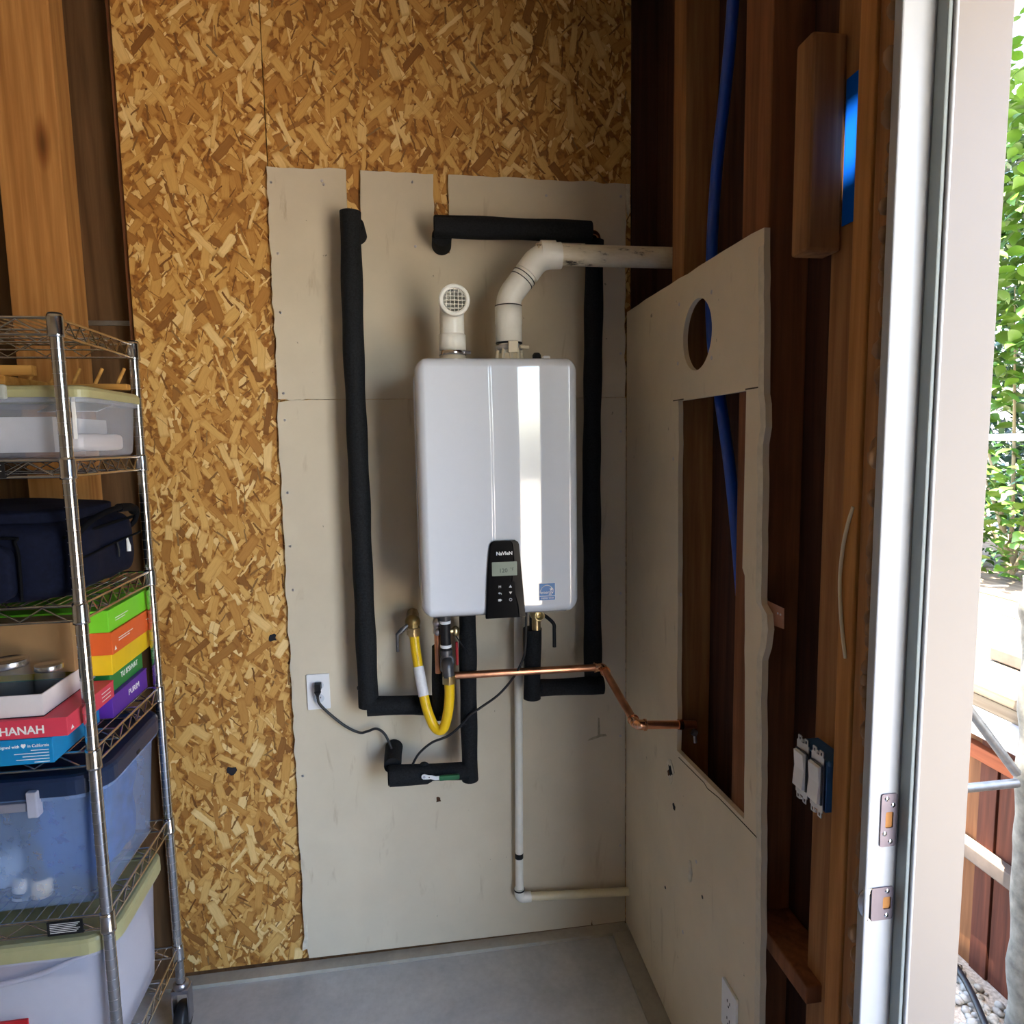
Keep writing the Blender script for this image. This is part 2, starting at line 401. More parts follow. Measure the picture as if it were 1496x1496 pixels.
LEFTF = (Vector((0,-1,0)), Vector((0,0,1)), Vector((-1,0,0)))
def text(name, body, size, loc, mat, parent, frame=FRONT, align='CENTER', ext=.0004, sx=1.0, bold=0.0, shear=0.0):
    cu = bpy.data.curves.new(name, 'FONT'); cu.body = body; cu.size = size; cu.align_x = align; cu.align_y = 'CENTER'
    cu.extrude = ext; cu.offset = bold; cu.shear = shear; cu.resolution_u = 3
    t = bpy.data.objects.new('tmp', cu); me = bpy.data.meshes.new_from_object(t)
    X, Y, Z = frame; mb = MB()
    mb.v = [Vector(loc) + X*v.co.x*sx + Y*v.co.y + Z*v.co.z for v in me.vertices]
    mb.f = [list(p.vertices) for p in me.polygons]; mb.sm = [False]*len(mb.f)
    bpy.data.objects.remove(t); bpy.data.curves.remove(cu); bpy.data.meshes.remove(me)
    return obj(name, mb, mat, parent)
def ragged(a, b, n, amp, seed):
    """points from a to b with torn wobble (2D)"""
    rs = random.Random(seed); a = Vector(a); b = Vector(b); d = (b-a); nrm = Vector((-d.y, d.x)).normalized(); out = []
    for i in range(n):
        t = i/n; p = a + d*t
        if i: p = p + nrm*rs.uniform(-amp, amp)
        out.append((p.x, p.y))
    return out

# ================================================================== THE SETTING
CEIL = 3.12; FLR = -.012; LX = -3.7; RY = -5.0
struct('floor', MB().box(LX-.1, .2, RY-.2, .02, FLR-.12, FLR), CONC)
struct('trim_1', MB().box(-3.6, 0, -.032, .013, FLR, 0), CURB)                # curb under the back wall
struct('trim_2', MB().box(-.058, .1, -1.19, -.033, FLR, .0), CURB)             # curb under the right wall
# ceiling with an unseen gap added to throw sun on the blue tape
def up_to_ceiling(p):
    p = Vector(p); t = (CEIL-p.z)/SUN_DIR.z; q = p + SUN_DIR*t; return (q.x, q.y)
gap = [up_to_ceiling((.043, y, z)) for y, z in ((-1.0635, 2.247), (-1.030, 2.247), (-1.030, 2.149), (-1.0635, 2.149))]
ce = MB().prism([(LX-.1, RY-.2), (.25, RY-.2), (.25, .35), (LX-.1, .35)], 'Z', CEIL, CEIL+.004, holes=[gap])
struct('ceiling', ce, CEILM)
struct('shade_eave', MB().box(.158, .80, RY-.2, 3.0, 2.74, 2.80), CEILM)             # unseen eave added to shade the door jamb and side path
struct('wall_left', MB().box(LX-.1, LX, RY-.2, .35, -.1, CEIL), INSIDE)
wf = MB().box(LX, .18, RY-.2, RY, -.1, CEIL)
struct('wall_front', wf, INSIDE)                                              # closed wall behind the camera

# ---- back wall
wb = struct('wall_back', MB().box(LX, .102, .102, .16, -.1, CEIL), WCLAD)
# strands board sheets
seam_x = -1.0895
def sheet(name, poly, y0, y1, mat, parent, holes=None, bevel=0):
    return obj(name, MB().prism(poly, 'Y', y0, y1, holes), mat, parent, bevel)
sheet('strand_board', [(-1.489,.012),(seam_x-.001,.012),(seam_x-.001,CEIL),(-1.489,CEIL)], .013, .026, OSB, wb, bevel=.001)
sheet('strand_board', [(seam_x+.0015,.012),(.017,.012),(.017,CEIL),(seam_x+.0015,CEIL)], .0135, .026, OSB, wb, bevel=.001)
obj('stud', MB().box(-1.505, -1.462, .0265, .102, 0, CEIL), WDARK, wb)
obj('corner_stud', MB().box(.018, .102, .004, .10, 0, CEIL), WSHEATH, wb)
obj('stud', MB().box(-1.812, -1.648, .0135, .102, 0, CEIL), WPALE, wb, bevel=.004)
obj('stud', MB().box(-2.42, -2.38, .0135, .102, 0, CEIL), WPALE, wb, bevel=.003)
obj('seam_strip', MB().box(-1.648, -1.505, .098, .102, 2.082, 2.096), GALV, wb)
# torn sheets of drywall
tl = ragged((-1.093,1.852), (-1.0905,2.523), 26, .0035, 3)
top = ragged((-1.0905,2.523), (-.865,2.523), 9, .004, 4) + [(-.865,2.523)] + ragged((-.866,2.48), (-.868,2.372), 5, .002, 5) + [(-.868,2.36),(-.826,2.36)] \
    + ragged((-.826,2.40), (-.823,2.523), 5, .0015, 6) + ragged((-.823,2.523), (-.608,2.521), 8, .0025, 7) + [(-.607,2.52)] + ragged((-.608,2.49), (-.609,2.30), 6, .002, 8) \
    + [(-.609,2.29),(-.563,2.29)] + ragged((-.563,2.34), (-.562,2.521), 5, .0015, 9) + ragged((-.562,2.521), (-.006,2.514), 16, .003, 10) + [(-.006,2.514)]
up = tl + top + ragged((-.004,2.49), (-.006,1.8505), 20, .003, 11) + [(-.006,1.8505)] + [(-.8,1.8505)] + ragged((-.99,1.8507),(-1.085,1.852),6,.002,14)
s1 = sheet('drywall_sheet', up, -.0, .0128, DRY, wb)
lo = [(-1.088,.02)] + ragged((-1.1,.11), (-1.097,1.837), 44, .0035, 12) + [(-1.092,1.843)] + ragged((-1.05,1.8485),(-.97,1.8488),4,.001,15) + [(-.002,1.8488),(-.002,.012)] + [(-.12,.012),(-.1215,.03),(-.1245,.03),(-.126,.013)]
s2 = sheet('drywall_sheet', lo, -.0, .0128, DRY, wb)
scr = None
def screw(parent, x, z, y=-.0004, r=.0042):
    global scr
    if scr is None or True:
        mb = MB().lathe((x, y, z), (0,-1,0), [(0,.0003),(r*.35,.0001),(r*.8,.0008),(r,.0004),(r,-.001)], 10)
        return obj('screw', mb, STEEL, parent)
for x, z in ((-1.08,2.479),(-.935,2.488),(-.93,2.478),(-.671,2.495),(-.667,2.308),(-1.071,2.278),(-1.072,2.107),(-.26,2.47),(-.02,2.476),(-1.076,1.869),(-.02,1.99)): screw(s1, x, z)
for x, z in ((-1.076,1.789),(-1.079,1.568),(-1.078,1.264),(-1.08,1.402),(-1.078,.655),(-.02,1.74),(-.02,1.2),(-.02,.30),(-.02,.7)): screw(s2, x, z)
obj('torn_patch', MB().prism(ragged((-1.108,.05),(-1.085,.16),5,.004,20)+ragged((-1.085,.16),(-1.094,.03),5,.003,21), 'Y', -.0012, .001), GYP, s2)
obj('torn_patch', MB().prism(ragged((-1.092,1.8492),(-.985,1.8495),6,.0015,22)+ragged((-.985,1.8503),(-1.092,1.8512),6,.001,23), 'Y', -.001, .002), GYP, s2)
def hole_lump(parent, x, y, z, r, mat, seed, ax='Y', name='ragged_hole'):
    rs = random.Random(seed); pts = []
    for k in range(11):
        a = 2*PI*k/11; q = r*rs.uniform(.55, 1.1); pts.append((q*math.cos(a), q*math.sin(a)*1.15))
    mb = MB()
    if ax == 'Y': mb.prism([(x+a, z+b) for a, b in pts], 'Y', y-.0012, y+.002)
    else: mb.prism([(y+a, z+b) for a, b in pts], 'X', x-.0012, x+.002)
    return obj(name, mb, mat, parent)
for x, z, r, sd in ((-1.15,1.111,.014,1),(-1.298,.686,.016,2)): hole_lump(wb, x, .013, z, r, DARKST, sd)
obj('torn_patch', MB().prism([(-.004,2.515),(.010,2.515),(.011,2.44),(.005,2.415),(-.001,2.43),(-.003,2.47)], 'Y', .0015, .0035), GYP, wb)
hole_lump(s2, -.648, 0, .532, .010, WDARK, 3); hole_lump(s2, -.675, 0, .638, .012, GYP, 4)
# scuffs cut through the paper (T-shaped scrape near the corner)
obj('scrape', MB().prism([(-.099,.772),(-.094,.77),(-.091,.712),(-.072,.712),(-.068,.704),(-.09,.703),(-.118,.695),(-.136,.693),(-.128,.700),(-.100,.709)], 'Y', -.0006, .001), plain('scrape_grey', srgb(160,150,128), .9, var=.3, scale=60, bmp=.5), s2)

# ---- right wall: sheathing, studs, drywall with cut-outs
XS = .102
wr = MB().box(XS, XS+.055, -1.205, .10, -.1, CEIL).box(XS, XS+.055, -1.205, -2.73, 2.46, CEIL).box(.0, XS+.055, -2.73, RY, -.1, CEIL)
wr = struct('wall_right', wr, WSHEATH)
def stud(y0, y1, mat, x0=.0132, x1=XS, z0=.0, z1=CEIL, name='stud', bev=.003): return obj(name, MB().box(x0, x1, y0, y1, z0, z1), mat, wr, bevel=bev)
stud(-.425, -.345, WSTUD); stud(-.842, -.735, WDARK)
stud(-1.1055, -1.0, WSTUD, x0=.045); stud(-1.1455, -1.1062, WORNG, x0=.0105); stud(-1.186, -1.1468, WSTUD, x0=.015)
obj('block', MB().box(-.020, .0445, -1.03, -.98, 2.030, 2.382), WBLOCK, wr, bevel=.006)
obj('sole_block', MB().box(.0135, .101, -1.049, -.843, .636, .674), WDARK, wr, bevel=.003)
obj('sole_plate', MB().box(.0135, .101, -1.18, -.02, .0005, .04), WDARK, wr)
# header above the door
obj('header', MB().box(-.005, XS, -2.72, -1.19, 2.47, 2.75), WSTUD, wr, bevel=.003)
edge = ragged((-.917,.012),(-.905,.70),20,.0018,31) + ragged((-.905,.70),(-.883,1.24),16,.0018,32) + [(-.884,1.26),(-.897,1.29),(-.904,1.33),(-.898,1.36),(-.876,1.375)] \
    + ragged((-.874,1.39),(-.868,1.70),9,.002,33) + [(-.867,1.70),(-.876,1.735),(-.873,1.78)] + ragged((-.866,1.80),(-.851,2.123),10,.002,34)
outl = [(-.0005,.012)] + edge + [(-.851,2.123)] + ragged((-.80,2.126),(-.05,2.122),12,.002,35) + [(-.0005,2.12)]
cut = [(-.445,.858)] + [(-.823,.880)] + ragged((-.822,.92),(-.805,1.40),10,.0015,36) + [(-.803,1.42),(-.792,1.435)] + [(-.793,1.812)] + [(-.43,1.812)] + ragged((-.434,1.78),(-.446,.90),22,.003,37)
circ = [(-.541 + .084*math.cos(2*PI*k/40), 1.966 + .086*math.sin(2*PI*k/40)) for k in range(40)]
dr = obj('drywall_sheet', MB().prism(outl, 'X', 0, .0128, [cut, circ]), DRY2, wr)
# bare gypsum along the torn right edge of the sheet
et = [(y+.022+.0015*math.sin(i*1.7), z) for i, (y, z) in enumerate(edge)]
obj('torn_edge', MB().prism(edge + et[::-1], 'X', -.0008, .0004), plain('torn_paper', srgb(206,196,176), .9, var=.12, scale=50, bmp=.4), dr)
# cut scores past the corners of the opening
SCORE = plain('score_line', srgb(74,62,46), .9, var=.2)
obj('score', MB().box(-.0006,.0006,-.465,-.395,1.8135,1.8165).box(-.0006,.0006,-.86,-.79,1.8135,1.8165), SCORE, dr)
obj('score', MB().tube([(-.0002,-.46,.845),(-.0002,-.62,.857),(-.0002,-.64,.852),(-.0002,-.70,.862),(-.0002,-.80,.868),(-.0002,-.88,.872)], .0012, 6), SCORE, dr)
for y, z, r, sd in ((-.40,.775,.030,5),(-.43,.686,.010,6)): hole_lump(dr, 0, y, z, r, GYP if r > .02 else DARKST, sd, 'X')
hole_lump(dr, -.0008, -.403, .779, .015, DARKST, 8, 'X'); hole_lump(dr, -.001, -.39, .765, .009, WDARK, 9, 'X')
rs = random.Random(5)
for y, z in ((-.43,2.06),(-.62,2.05),(-.425,1.91),(-.625,1.90),(-.40,1.66),(-.58,.62),(-.62,.55),(-.37,.40),(-.46,1.30),(-.79,.42),(-.5,.36)):
    obj('screw_hole', MB().lathe((0,y,z), (-1,0,0), [(0,.0004),(.003,.0006),(.0045,.0008),(.0055,-.0004)], 8), DARKST if rs.random() < .6 else STEEL, dr)
obj('flap', MB().tube([(-.001,-.545,.60),(-.004,-.556,.57),(-.002,-.548,.545)], .005, 6), GYP, dr)
# fibre packed between the stud and the door frame
fi = MB()
for i in range(150):
    z = .02 + i*.0205; fi.ball((rs.uniform(.002,.02), -1.1945+rs.uniform(-.002,.002), z), rs.uniform(.008,.017), 7, 5, (1,.5,1.2), .5)
tag(obj('gap_fibre', fi, FOAMINS, wr), kind='stuff')

# ---- door frame in the right wall
d1 = thing('door_1', (.09, -1.22, FLR), None, None); d1['kind'] = 'structure'
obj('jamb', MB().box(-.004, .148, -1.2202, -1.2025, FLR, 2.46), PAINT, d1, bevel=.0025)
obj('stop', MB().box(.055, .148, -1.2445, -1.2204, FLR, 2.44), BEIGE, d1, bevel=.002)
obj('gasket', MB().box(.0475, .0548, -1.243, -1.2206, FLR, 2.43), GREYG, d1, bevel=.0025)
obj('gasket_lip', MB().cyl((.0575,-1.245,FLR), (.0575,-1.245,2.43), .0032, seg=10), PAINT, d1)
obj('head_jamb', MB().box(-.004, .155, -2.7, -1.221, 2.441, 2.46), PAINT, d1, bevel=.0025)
obj('far_jamb', MB().box(-.004, .155, -2.725, -2.705, FLR, 2.44), PAINT, d1, bevel=.0025)  # far side out of view; opening widened to bring in more side light
obj('threshold', MB().box(-.004, .17, -2.7, -1.246, FLR, .006), GALV, d1, bevel=.002)
PLATE = plain('nickel_plate', (.15,.135,.17,1), .5, .9, var=.08)
# deadbolt plate and latch plate
def plate(name, x0, x1, z0, z1, hx0, hx1, hz0, hz1, screws, lip):
    out = rrect(x0, x1, z0, z1, .004, 4); h = rrect(hx0, hx1, hz0, hz1, .003, 3)
    p = obj(name, MB().prism(out, 'Y', -1.2225, -1.2203, [h[::-1]]), PLATE, d1)
    obj('latch_pocket', MB().box(hx0-.001, hx1+.001, -1.2203, -1.2200, hz0-.001, hz1+.001), WORNG, p)
    for x, z in screws: obj('screw', MB().lathe((x,-1.2222,z), (0,-1,0), [(0,.0012),(.0035,.001),(.0042,.0002)], 12), CHROME, p)
    if lip:
        mb = MB(); n = 10; vs = []
        for i in range(n+1):
            a = -PI/2 + PI*i/n; zz = (z0+z1)/2 + math.sin(a)*(z1-z0)/2; xx = x0 - .016*math.cos(a)**.7
            vs += [(x0+.002, -1.2225, zz), (xx, -1.2225+.010*math.cos(a), zz), (xx, -1.2205+.010*math.cos(a), zz), (x0+.002, -1.2205, zz)]
        fs = []
        for i in range(n):
            for k in range(4): k2 = (k+1) % 4; fs.append((i*4+k, i*4+k2, i*4+4+k2, i*4+4+k))
        obj('lip', mb.add(vs, fs, True), CHROME, p)
plate('strike_plate', .0165, .0445, 1.066, 1.154, .0245, .038, 1.097, 1.124, ((.0255,1.146),(.0365,1.135),(.024,1.088),(.0345,1.074)), False)
plate('strike_plate', .0065, .0445, .941, .997, .0265, .0405, .959, .980, ((.0335,.990),(.0335,.9485)), True)

# ================================================================== WATER HEATER
HX, HZ0, HZ1, HW = -.4655, 1.237, 1.936, .2185      # centre, bottom, top, half width
HF = -.338                                            # front plane
def sstep(a, b, t):
    t = max(0, min(1, (t-a)/(b-a))); return t*t*(3-2*t)
def ridge(u, v):                                      # raised middle band of the cover, v = height 0..1
    taper = .004*math.sin(v*PI)
    l = sstep(-.0275+taper, -.0185+taper, u); r = 1 - sstep(.044+taper, .118, u)
    rr = 1 - .22*sstep(.038+taper, .046+taper, u)
    return .0072*(1-.30*l)*min(r, 1) + .036*max(0, u-.112)
def heater_front(u, z):
    v = (z-HZ0)/(HZ1-HZ0); rc = .036
    dz = min(z-HZ0, HZ1-z); w = HW
    if dz < rc: w = HW - (rc - math.sqrt(max(0, rc*rc-(rc-dz)**2)))
    x = u*w; e = min(w-abs(x), dz); R = .024
    e = max(0, e); drop = 0 if e >= R else R - math.sqrt(max(0, R*R-(R-e)**2))
    return x, HF + drop - ridge(x, v)*min(1, e/R)
us = sorted(set([-1+.01*i for i in range(13)] + [1-.01*i for i in range(13)] + [-.88+.02*i for i in range(36)] + [-.16+.0075*i for i in range(16)] + [-.04+.02*i for i in range(46)]))
us = [u for i, u in enumerate(us) if i == 0 or u-us[i-1] > .002]
zs = [HZ0+.0025*i for i in range(15)]; zs += [HZ0+.0375+ (HZ1-HZ0-.075)*i/60 for i in range(61)]; zs += [HZ1-.0025*i for i in range(14,-1,-1)]
mb = MB(); nu = len(us); vs = []; fs = []
for z in zs:
    for u in us:
        x, y = heater_front(u, z); vs.append((HX+x, y, z))
for i in range(len(zs)-1):
    for k in range(nu-1): fs.append((i*nu+k, i*nu+k+1, (i+1)*nu+k+1, (i+1)*nu+k))
mb.add(vs, fs, True)
rim = [i*nu for i in range(len(zs))][::-1] + list(range(1, nu)) + [i*nu+nu-1 for i in range(1, len(zs))] + [(len(zs)-1)*nu + k for k in range(nu-2, 0, -1)]
b = len(mb.v); rp = [mb.v[i] for i in rim]
ry = HF + .024
sv = [Vector((p.x, ry, p.z)) for p in rp]; bv = [Vector((HX+(p.x-HX)*1.0, -.055, p.z)) for p in rp]
n = len(rp); mb.add(rp + sv + bv, [(i, (i+1)%n, n+(i+1)%n, n+i) for i in range(n)] + [(n+i, n+(i+1)%n, 2*n+(i+1)%n, 2*n+i) for i in range(n)], True)
ht = thing('water_heater', (HX, -.02, HZ0), 'white wall-hung tankless water heater with a black control panel', 'water heater')
obj('cover', mb, WHITE, ht)
bk = MB().prism(rrect(HX-HW-.004, HX+HW+.004, HZ0+.002, HZ1-.002, .036), 'Y', -.062, -.0505)
obj('back_case', bk, WHITE, ht, bevel=.002)
for z0 in (HZ1-.12, HZ0+.05): obj('mounting_bracket', MB().box(HX-.16, HX+.16, -.052, -.0015, z0, z0+.045), STEEL, ht)
obj('case_base', MB().box(HX-HW+.03, HX+HW-.03, HF+.03, -.07, HZ0-.004, HZ0+.01), DSTEEL, ht)
# control panel follows the bulge of the cover
def hy(x, z): return heater_front((x-HX)/HW, z)[1]
PZ0, PZ1 = HZ0-.003, 1.4475
def pedge(z):
    t = (z-PZ0)/(PZ1-PZ0); l = -.512 + .010*t + .006*t**4; r = -.402 - .016*t
    if t > .93: k = (t-.93)/.07; s = .010*(1-math.sqrt(max(0,1-k*k))); l += s; r -= s
    return l, r
rows = [PZ0+(PZ1-PZ0)*i/40 for i in range(41)]; vs = []; fs = []
for z in rows:
    l, r = pedge(z)
    yb = -.3525
    fold = r-.020-.012*max(0,1-abs((z-1.33)/.06))
    for x, y in ((l,-.338),(l,yb),(l+.004,yb-.0015),(fold,yb-.0015),(fold+.003,yb+.0005),(r,yb+.0012),(r,-.338)): vs.append((x, y, z))
for i in range(40):
    for k in range(6): fs.append((i*7+k, i*7+k+1, i*7+7+k+1, i*7+7+k))
fs += [tuple(range(7)), tuple(40*7+k for k in range(7))]
cp = obj('control_panel', MB().add(vs, fs), BLACKP, ht)
PY = -.3545
text('logo', 'NaVIeN', .0135, (-.4585,PY,1.4125), PRINTW, cp, bold=.0003, sx=1.0)
obj('display', MB().prism(rrect(-.493,-.4245,1.3515,1.3895,.0015,3), 'Y', PY-.0007, PY+.001), LCD, cp)
text('digits', '120', .016, (-.4625,PY-.0007,1.3655), LCDT, cp, bold=.0002)
text('digits', '°F', .012, (-.4385,PY-.0007,1.3685), LCDT, cp)
obj('key_field', MB().prism(rrect(-.489,-.430,1.2705,1.334,.003,3), 'Y', PY-.0004, PY+.001), BLACKP, cp)
GREYP = plain('grey_print', (.6,.6,.62,1), .5, var=.01)
def key(poly, x, z): obj('key_mark', MB().prism([(x+a*.0042, z+b*.0042) for a, b in poly], 'Y', PY-.0008, PY), GREYP, cp)
K1, K2 = -.4725, -.4435
text('key_mark', 'M', .0095, (K1,PY-.0005,1.321), GREYP, cp)
key([(-1,-.8),(1,-.8),(0,1)], K2, 1.3215); key([(-1,.8),(0,-1),(1,.8)], K2, 1.3035)
key([(-1.2,.2),(-.3,1),(-.3,.5),(.7,.5),(1.1,-.1),(1.1,-.8),(.7,-.8),(.7,-.2),(-.3,-.1),(-.3,-.6)], K1, 1.303)
key([(-1.2,-.7),(-1.2,.7),(0,.7),(0,1),(1.3,0),(0,-1),(0,-.7)], K1, 1.2845)
obj('key_mark', MB().prism([(K2+.0042*math.cos(2*PI*k/18), 1.2845+.0042*math.sin(2*PI*k/18)) for k in range(18)], 'Y', PY-.0008, PY, [[(K2+.003*math.cos(-2*PI*k/18), 1.2845+.003*math.sin(-2*PI*k/18)) for k in range(18)]]), GREYP, cp)
# efficiency sticker
sx0, sx1, sz0, sz1 = -.3605, -.3165, 1.2745, 1.3215
sy = min(hy(sx0,1.3), hy(sx1,1.3), hy(-.34,1.3)) - .0006
st = obj('sticker', MB().box(sx0-.001, sx1+.001, sy, sy+.004, sz0-.001, sz1+.001), PRINTW, ht)
obj('sticker_print', MB().box(sx0, sx1, sy-.0003, sy, sz0+.012, sz1), STARB, st)
obj('sticker_print', MB().box(sx0, sx1, sy-.0003, sy, sz0, sz0+.0105), STARB, st)
text('sticker_word', 'ENERGY STAR', .0065, ((sx0+sx1)/2, sy-.0005, sz0+.0053), PRINTW, st, sx=.9)
text('sticker_word', 'energy', .0135, ((sx0+sx1)/2-.002, sy-.0005, sz0+.0215), PRINTW, st, shear=.35)
obj('sticker_arc', MB().tube([((sx0+sx1)/2-.001+.019*math.cos(a), sy-.0003, sz0+.0205+.021*math.sin(a)) for a in [math.radians(15+165*i/16) for i in range(17)]], .0009, 6), PRINTW, st)
star = []
for k in range(10):
    a = PI/2 + k*PI/5; q = .0062 if k % 2 == 0 else .0027; star.append((sx1-.0105+q*math.cos(a), sz0+.0300+q*math.sin(a)))
obj('sticker_star', MB().prism(star, 'Y', sy-.0006, sy), PRINTW, st)
# flue collars, plug and knob on the lid
IX, EX, FY = -.5745, -.413, -.195
def collar(x, y):
    c = obj('flue_collar', MB().lathe((x,y,HZ1-.004), (0,0,1), [(.0,0),(.044,0),(.043,.012),(.037,.016),(.036,.030),(.034,.030)], 28), CREAM, ht)
    return c
collar(IX, FY)
c = collar(EX, FY)
for k in range(5):
    a = -PI/2 + (k-2)*.62
    obj('collar_rib', MB().cyl((EX+.040*math.cos(a), FY+.040*math.sin(a), HZ1), (EX+.034*math.cos(a), FY+.034*math.sin(a), HZ1+.046), .0055, .004, 8), CREAM, ht)
obj('plug', MB().lathe((EX+.066,-.27,HZ1-.002), (0,0,1), [(0,0),(.012,0),(.012,.016),(.008,.022),(0,.022)], 14), BLACKM, ht)
obj('terminal_cap', MB().box(-.332,-.312,-.286,-.266,HZ1-.003,HZ1+.011), WPLATE, ht, bevel=.003)

# ---- air intake: short pipe, clamp and an elbow with a bird screen facing the room
ai = thing('air_intake_elbow', (IX, FY, HZ1), 'short white plastic air intake elbow with a round grid screen', 'vent elbow')
obj('pipe', MB().cyl((IX,FY,HZ1+.012), (IX,FY,HZ1+.052), .0302), PVC, ai)
cl = obj('clamp', MB().lathe((IX,FY,HZ1+.021), (0,0,1), [(.0372,0),(.0385,.001),(.0385,.012),(.0372,.013),(.034,.013)], 28), CHROME, ai)
obj('clamp_screw', MB().cyl((IX+.030,FY-.030,HZ1+.027), (IX+.048,FY-.022,HZ1+.027), .005, seg=10), STEEL, cl)
ep = fillet([(IX,FY,HZ1+.04), (IX,FY,HZ1+.158), (IX+.0035,FY-.075,HZ1+.160)], .046, 10)
obj('elbow', MB().tube(ep, .0345, 28, cap=False), PVC, ai)
obj('socket', MB().lathe((IX,FY,HZ1+.036), (0,0,1), [(.030,0),(.0378,.001),(.0378,.042),(.0345,.044)], 28), PVC, ai)
fx, fy, fz = IX+.0035, FY-.072, HZ1+.160
obj('rim', MB().lathe((fx,fy+.012,fz), (0,-1,0), [(.031,0),(.0405,0),(.042,.002),(.042,.018),(.040,.0205),(.0325,.0205),(.031,.018),(.031,0)], 32), PVC, ai)
scn = obj('screen', MB().lathe((fx,fy+.004,fz), (0,-1,0), [(.0305,0),(.0315,0),(.0315,.004),(.0305,.004)], 28), PVC, ai)
for k in range(-2, 3):
    h = math.sqrt(.031**2-(k*.0105)**2)
    obj('screen_bar', MB().cyl((fx+k*.0105,fy+.001,fz-h), (fx+k*.0105,fy+.001,fz+h), .0011, seg=6), PVC, scn)
    obj('screen_bar', MB().cyl((fx-h,fy+.0005,fz+k*.0105), (fx+h,fy+.0005,fz+k*.0105), .0011, seg=6), PVC, scn)

# ---- exhaust: up, over and into the stud wall
ex = thing('exhaust_vent_pipe', (EX, FY, HZ1), 'white plastic exhaust pipe bending right from heater into the stud wall', 'vent pipe')
P0 = Vector((EX,FY,HZ1)); pA = Vector((EX+.002,FY,HZ1+.185)); pB = Vector((EX+.092,FY+.004,2.236)); pC = Vector((-.300,FY+.004,2.2415)); pD = Vector((.1015,FY+.02,2.2445))
obj('pipe', MB().cyl((EX,FY,HZ1+.02), (EX,FY,HZ1+.09), .0302), PVC, ex)
cl = obj('clamp', MB().lathe((EX,FY,HZ1+.035), (0,0,1), [(.0372,0),(.0390,.001),(.0390,.013),(.0372,.014),(.034,.014)], 28), STEEL, ex)
obj('clamp_screw', MB().cyl((EX+.026,FY-.034,HZ1+.042), (EX+.052,FY-.026,HZ1+.042), .005, seg=10), CREAM, cl)
obj('clamp_block', MB().box(EX-.008,EX+.020,FY-.044,FY-.030,HZ1+.026,HZ1+.058), CREAM, cl, bevel=.002)
obj('coupling', MB().lathe((EX,FY,HZ1+.058), (0,0,1), [(.030,0),(.0375,.002),(.0375,.052),(.0385,.053),(.0385,.100),(.030,.102)], 30), PVC, ex)
obj('seam_ring', MB().lathe((EX,FY,HZ1+.054), (0,0,1), [(.030,0),(.0385,.001),(.0385,.004),(.030,.005)], 28), BLACKM, ex)
d = (pB-pA).normalized(); mid = (pA+pB)/2
e1 = fillet([(EX,FY,HZ1+.145), pA, pA+d*.075], .085, 10); e2 = fillet([pB-d*.062, pB, pB+Vector((.062,0,.003))], .085, 10)
obj('elbow', MB().tube(e1, .0355, 30), PVC, ex); obj('elbow', MB().tube(e2, .0365, 30), PVC, ex)
obj('nipple', MB().cyl(mid-d*.02, mid+d*.02, .0300, seg=28), PVC, ex)
for q in (.060, .073):
    c0 = pA + d*q; obj('glue_line', MB().cyl(c0-d*.0012, c0+d*.0012, .0366, seg=28), BLACKM, ex)
obj('glue_line', MB().lathe((EX,FY,HZ1+.158), (0,0,1), [(.034,0),(.0388,.0005),(.0388,.0028),(.034,.003)], 28), BLACKM, ex)
m, ntm, pm = nodes('dirty_pvc'); v = coords(ntm, (1,1,1), rnd=False); f = noise_tex(ntm, coords(ntm,(9,30,30),rnd=False), 1.3, 5, .7)
c1 = ramp(ntm, f, [(.36, srgb(70,62,52)), (.44, srgb(218,206,180)), (.7, srgb(238,228,206))]); L(ntm, c1, pm.inputs['Base Color']); pm.inputs['Roughness'].default_value = .45
obj('long_pipe', MB().cyl(pC-Vector((.03,0,0)), pD, .0300, seg=30), m, ex, label='dirty long horizontal pipe')
sp = pC+Vector((.012,0,.001)); obj('socket', MB().cyl(sp-Vector((.030,0,0)), sp+Vector((.012,0,0)), .0372, seg=30), PVC, ex)

# ================================================================== INSULATED PIPES
def sleeve(name, pts, r, parent, rad=None, wob=.0012, seed=1, cap=True):
    if rad: pts = fillet(pts, rad, 8)
    P = [Vector(pts[0])]
    for a, b in zip(pts, pts[1:]):
        a = Vector(a); b = Vector(b); k = max(1, int((b-a).length/.03))
        for i in range(1, k+1): P.append(a+(b-a)*i/k)
    rs = random.Random(seed); ph = rs.uniform(0, 9)
    rr = [r + wob*math.sin(i*.9+ph) + wob*.6*math.sin(i*.37+2*ph) for i in range(len(P))]
    return obj(name, MB().tube(P, rr, 20, cap), FOAM, parent)
def hollow_end(p, ax, r, parent, name='sleeve_end'):
    return obj(name, MB().lathe(p, ax, [(r*.35,-.012),(r*.45,-.004),(r*.62,.001),(r*.9,.002),(r,-.001)], 20), FOAM, parent)
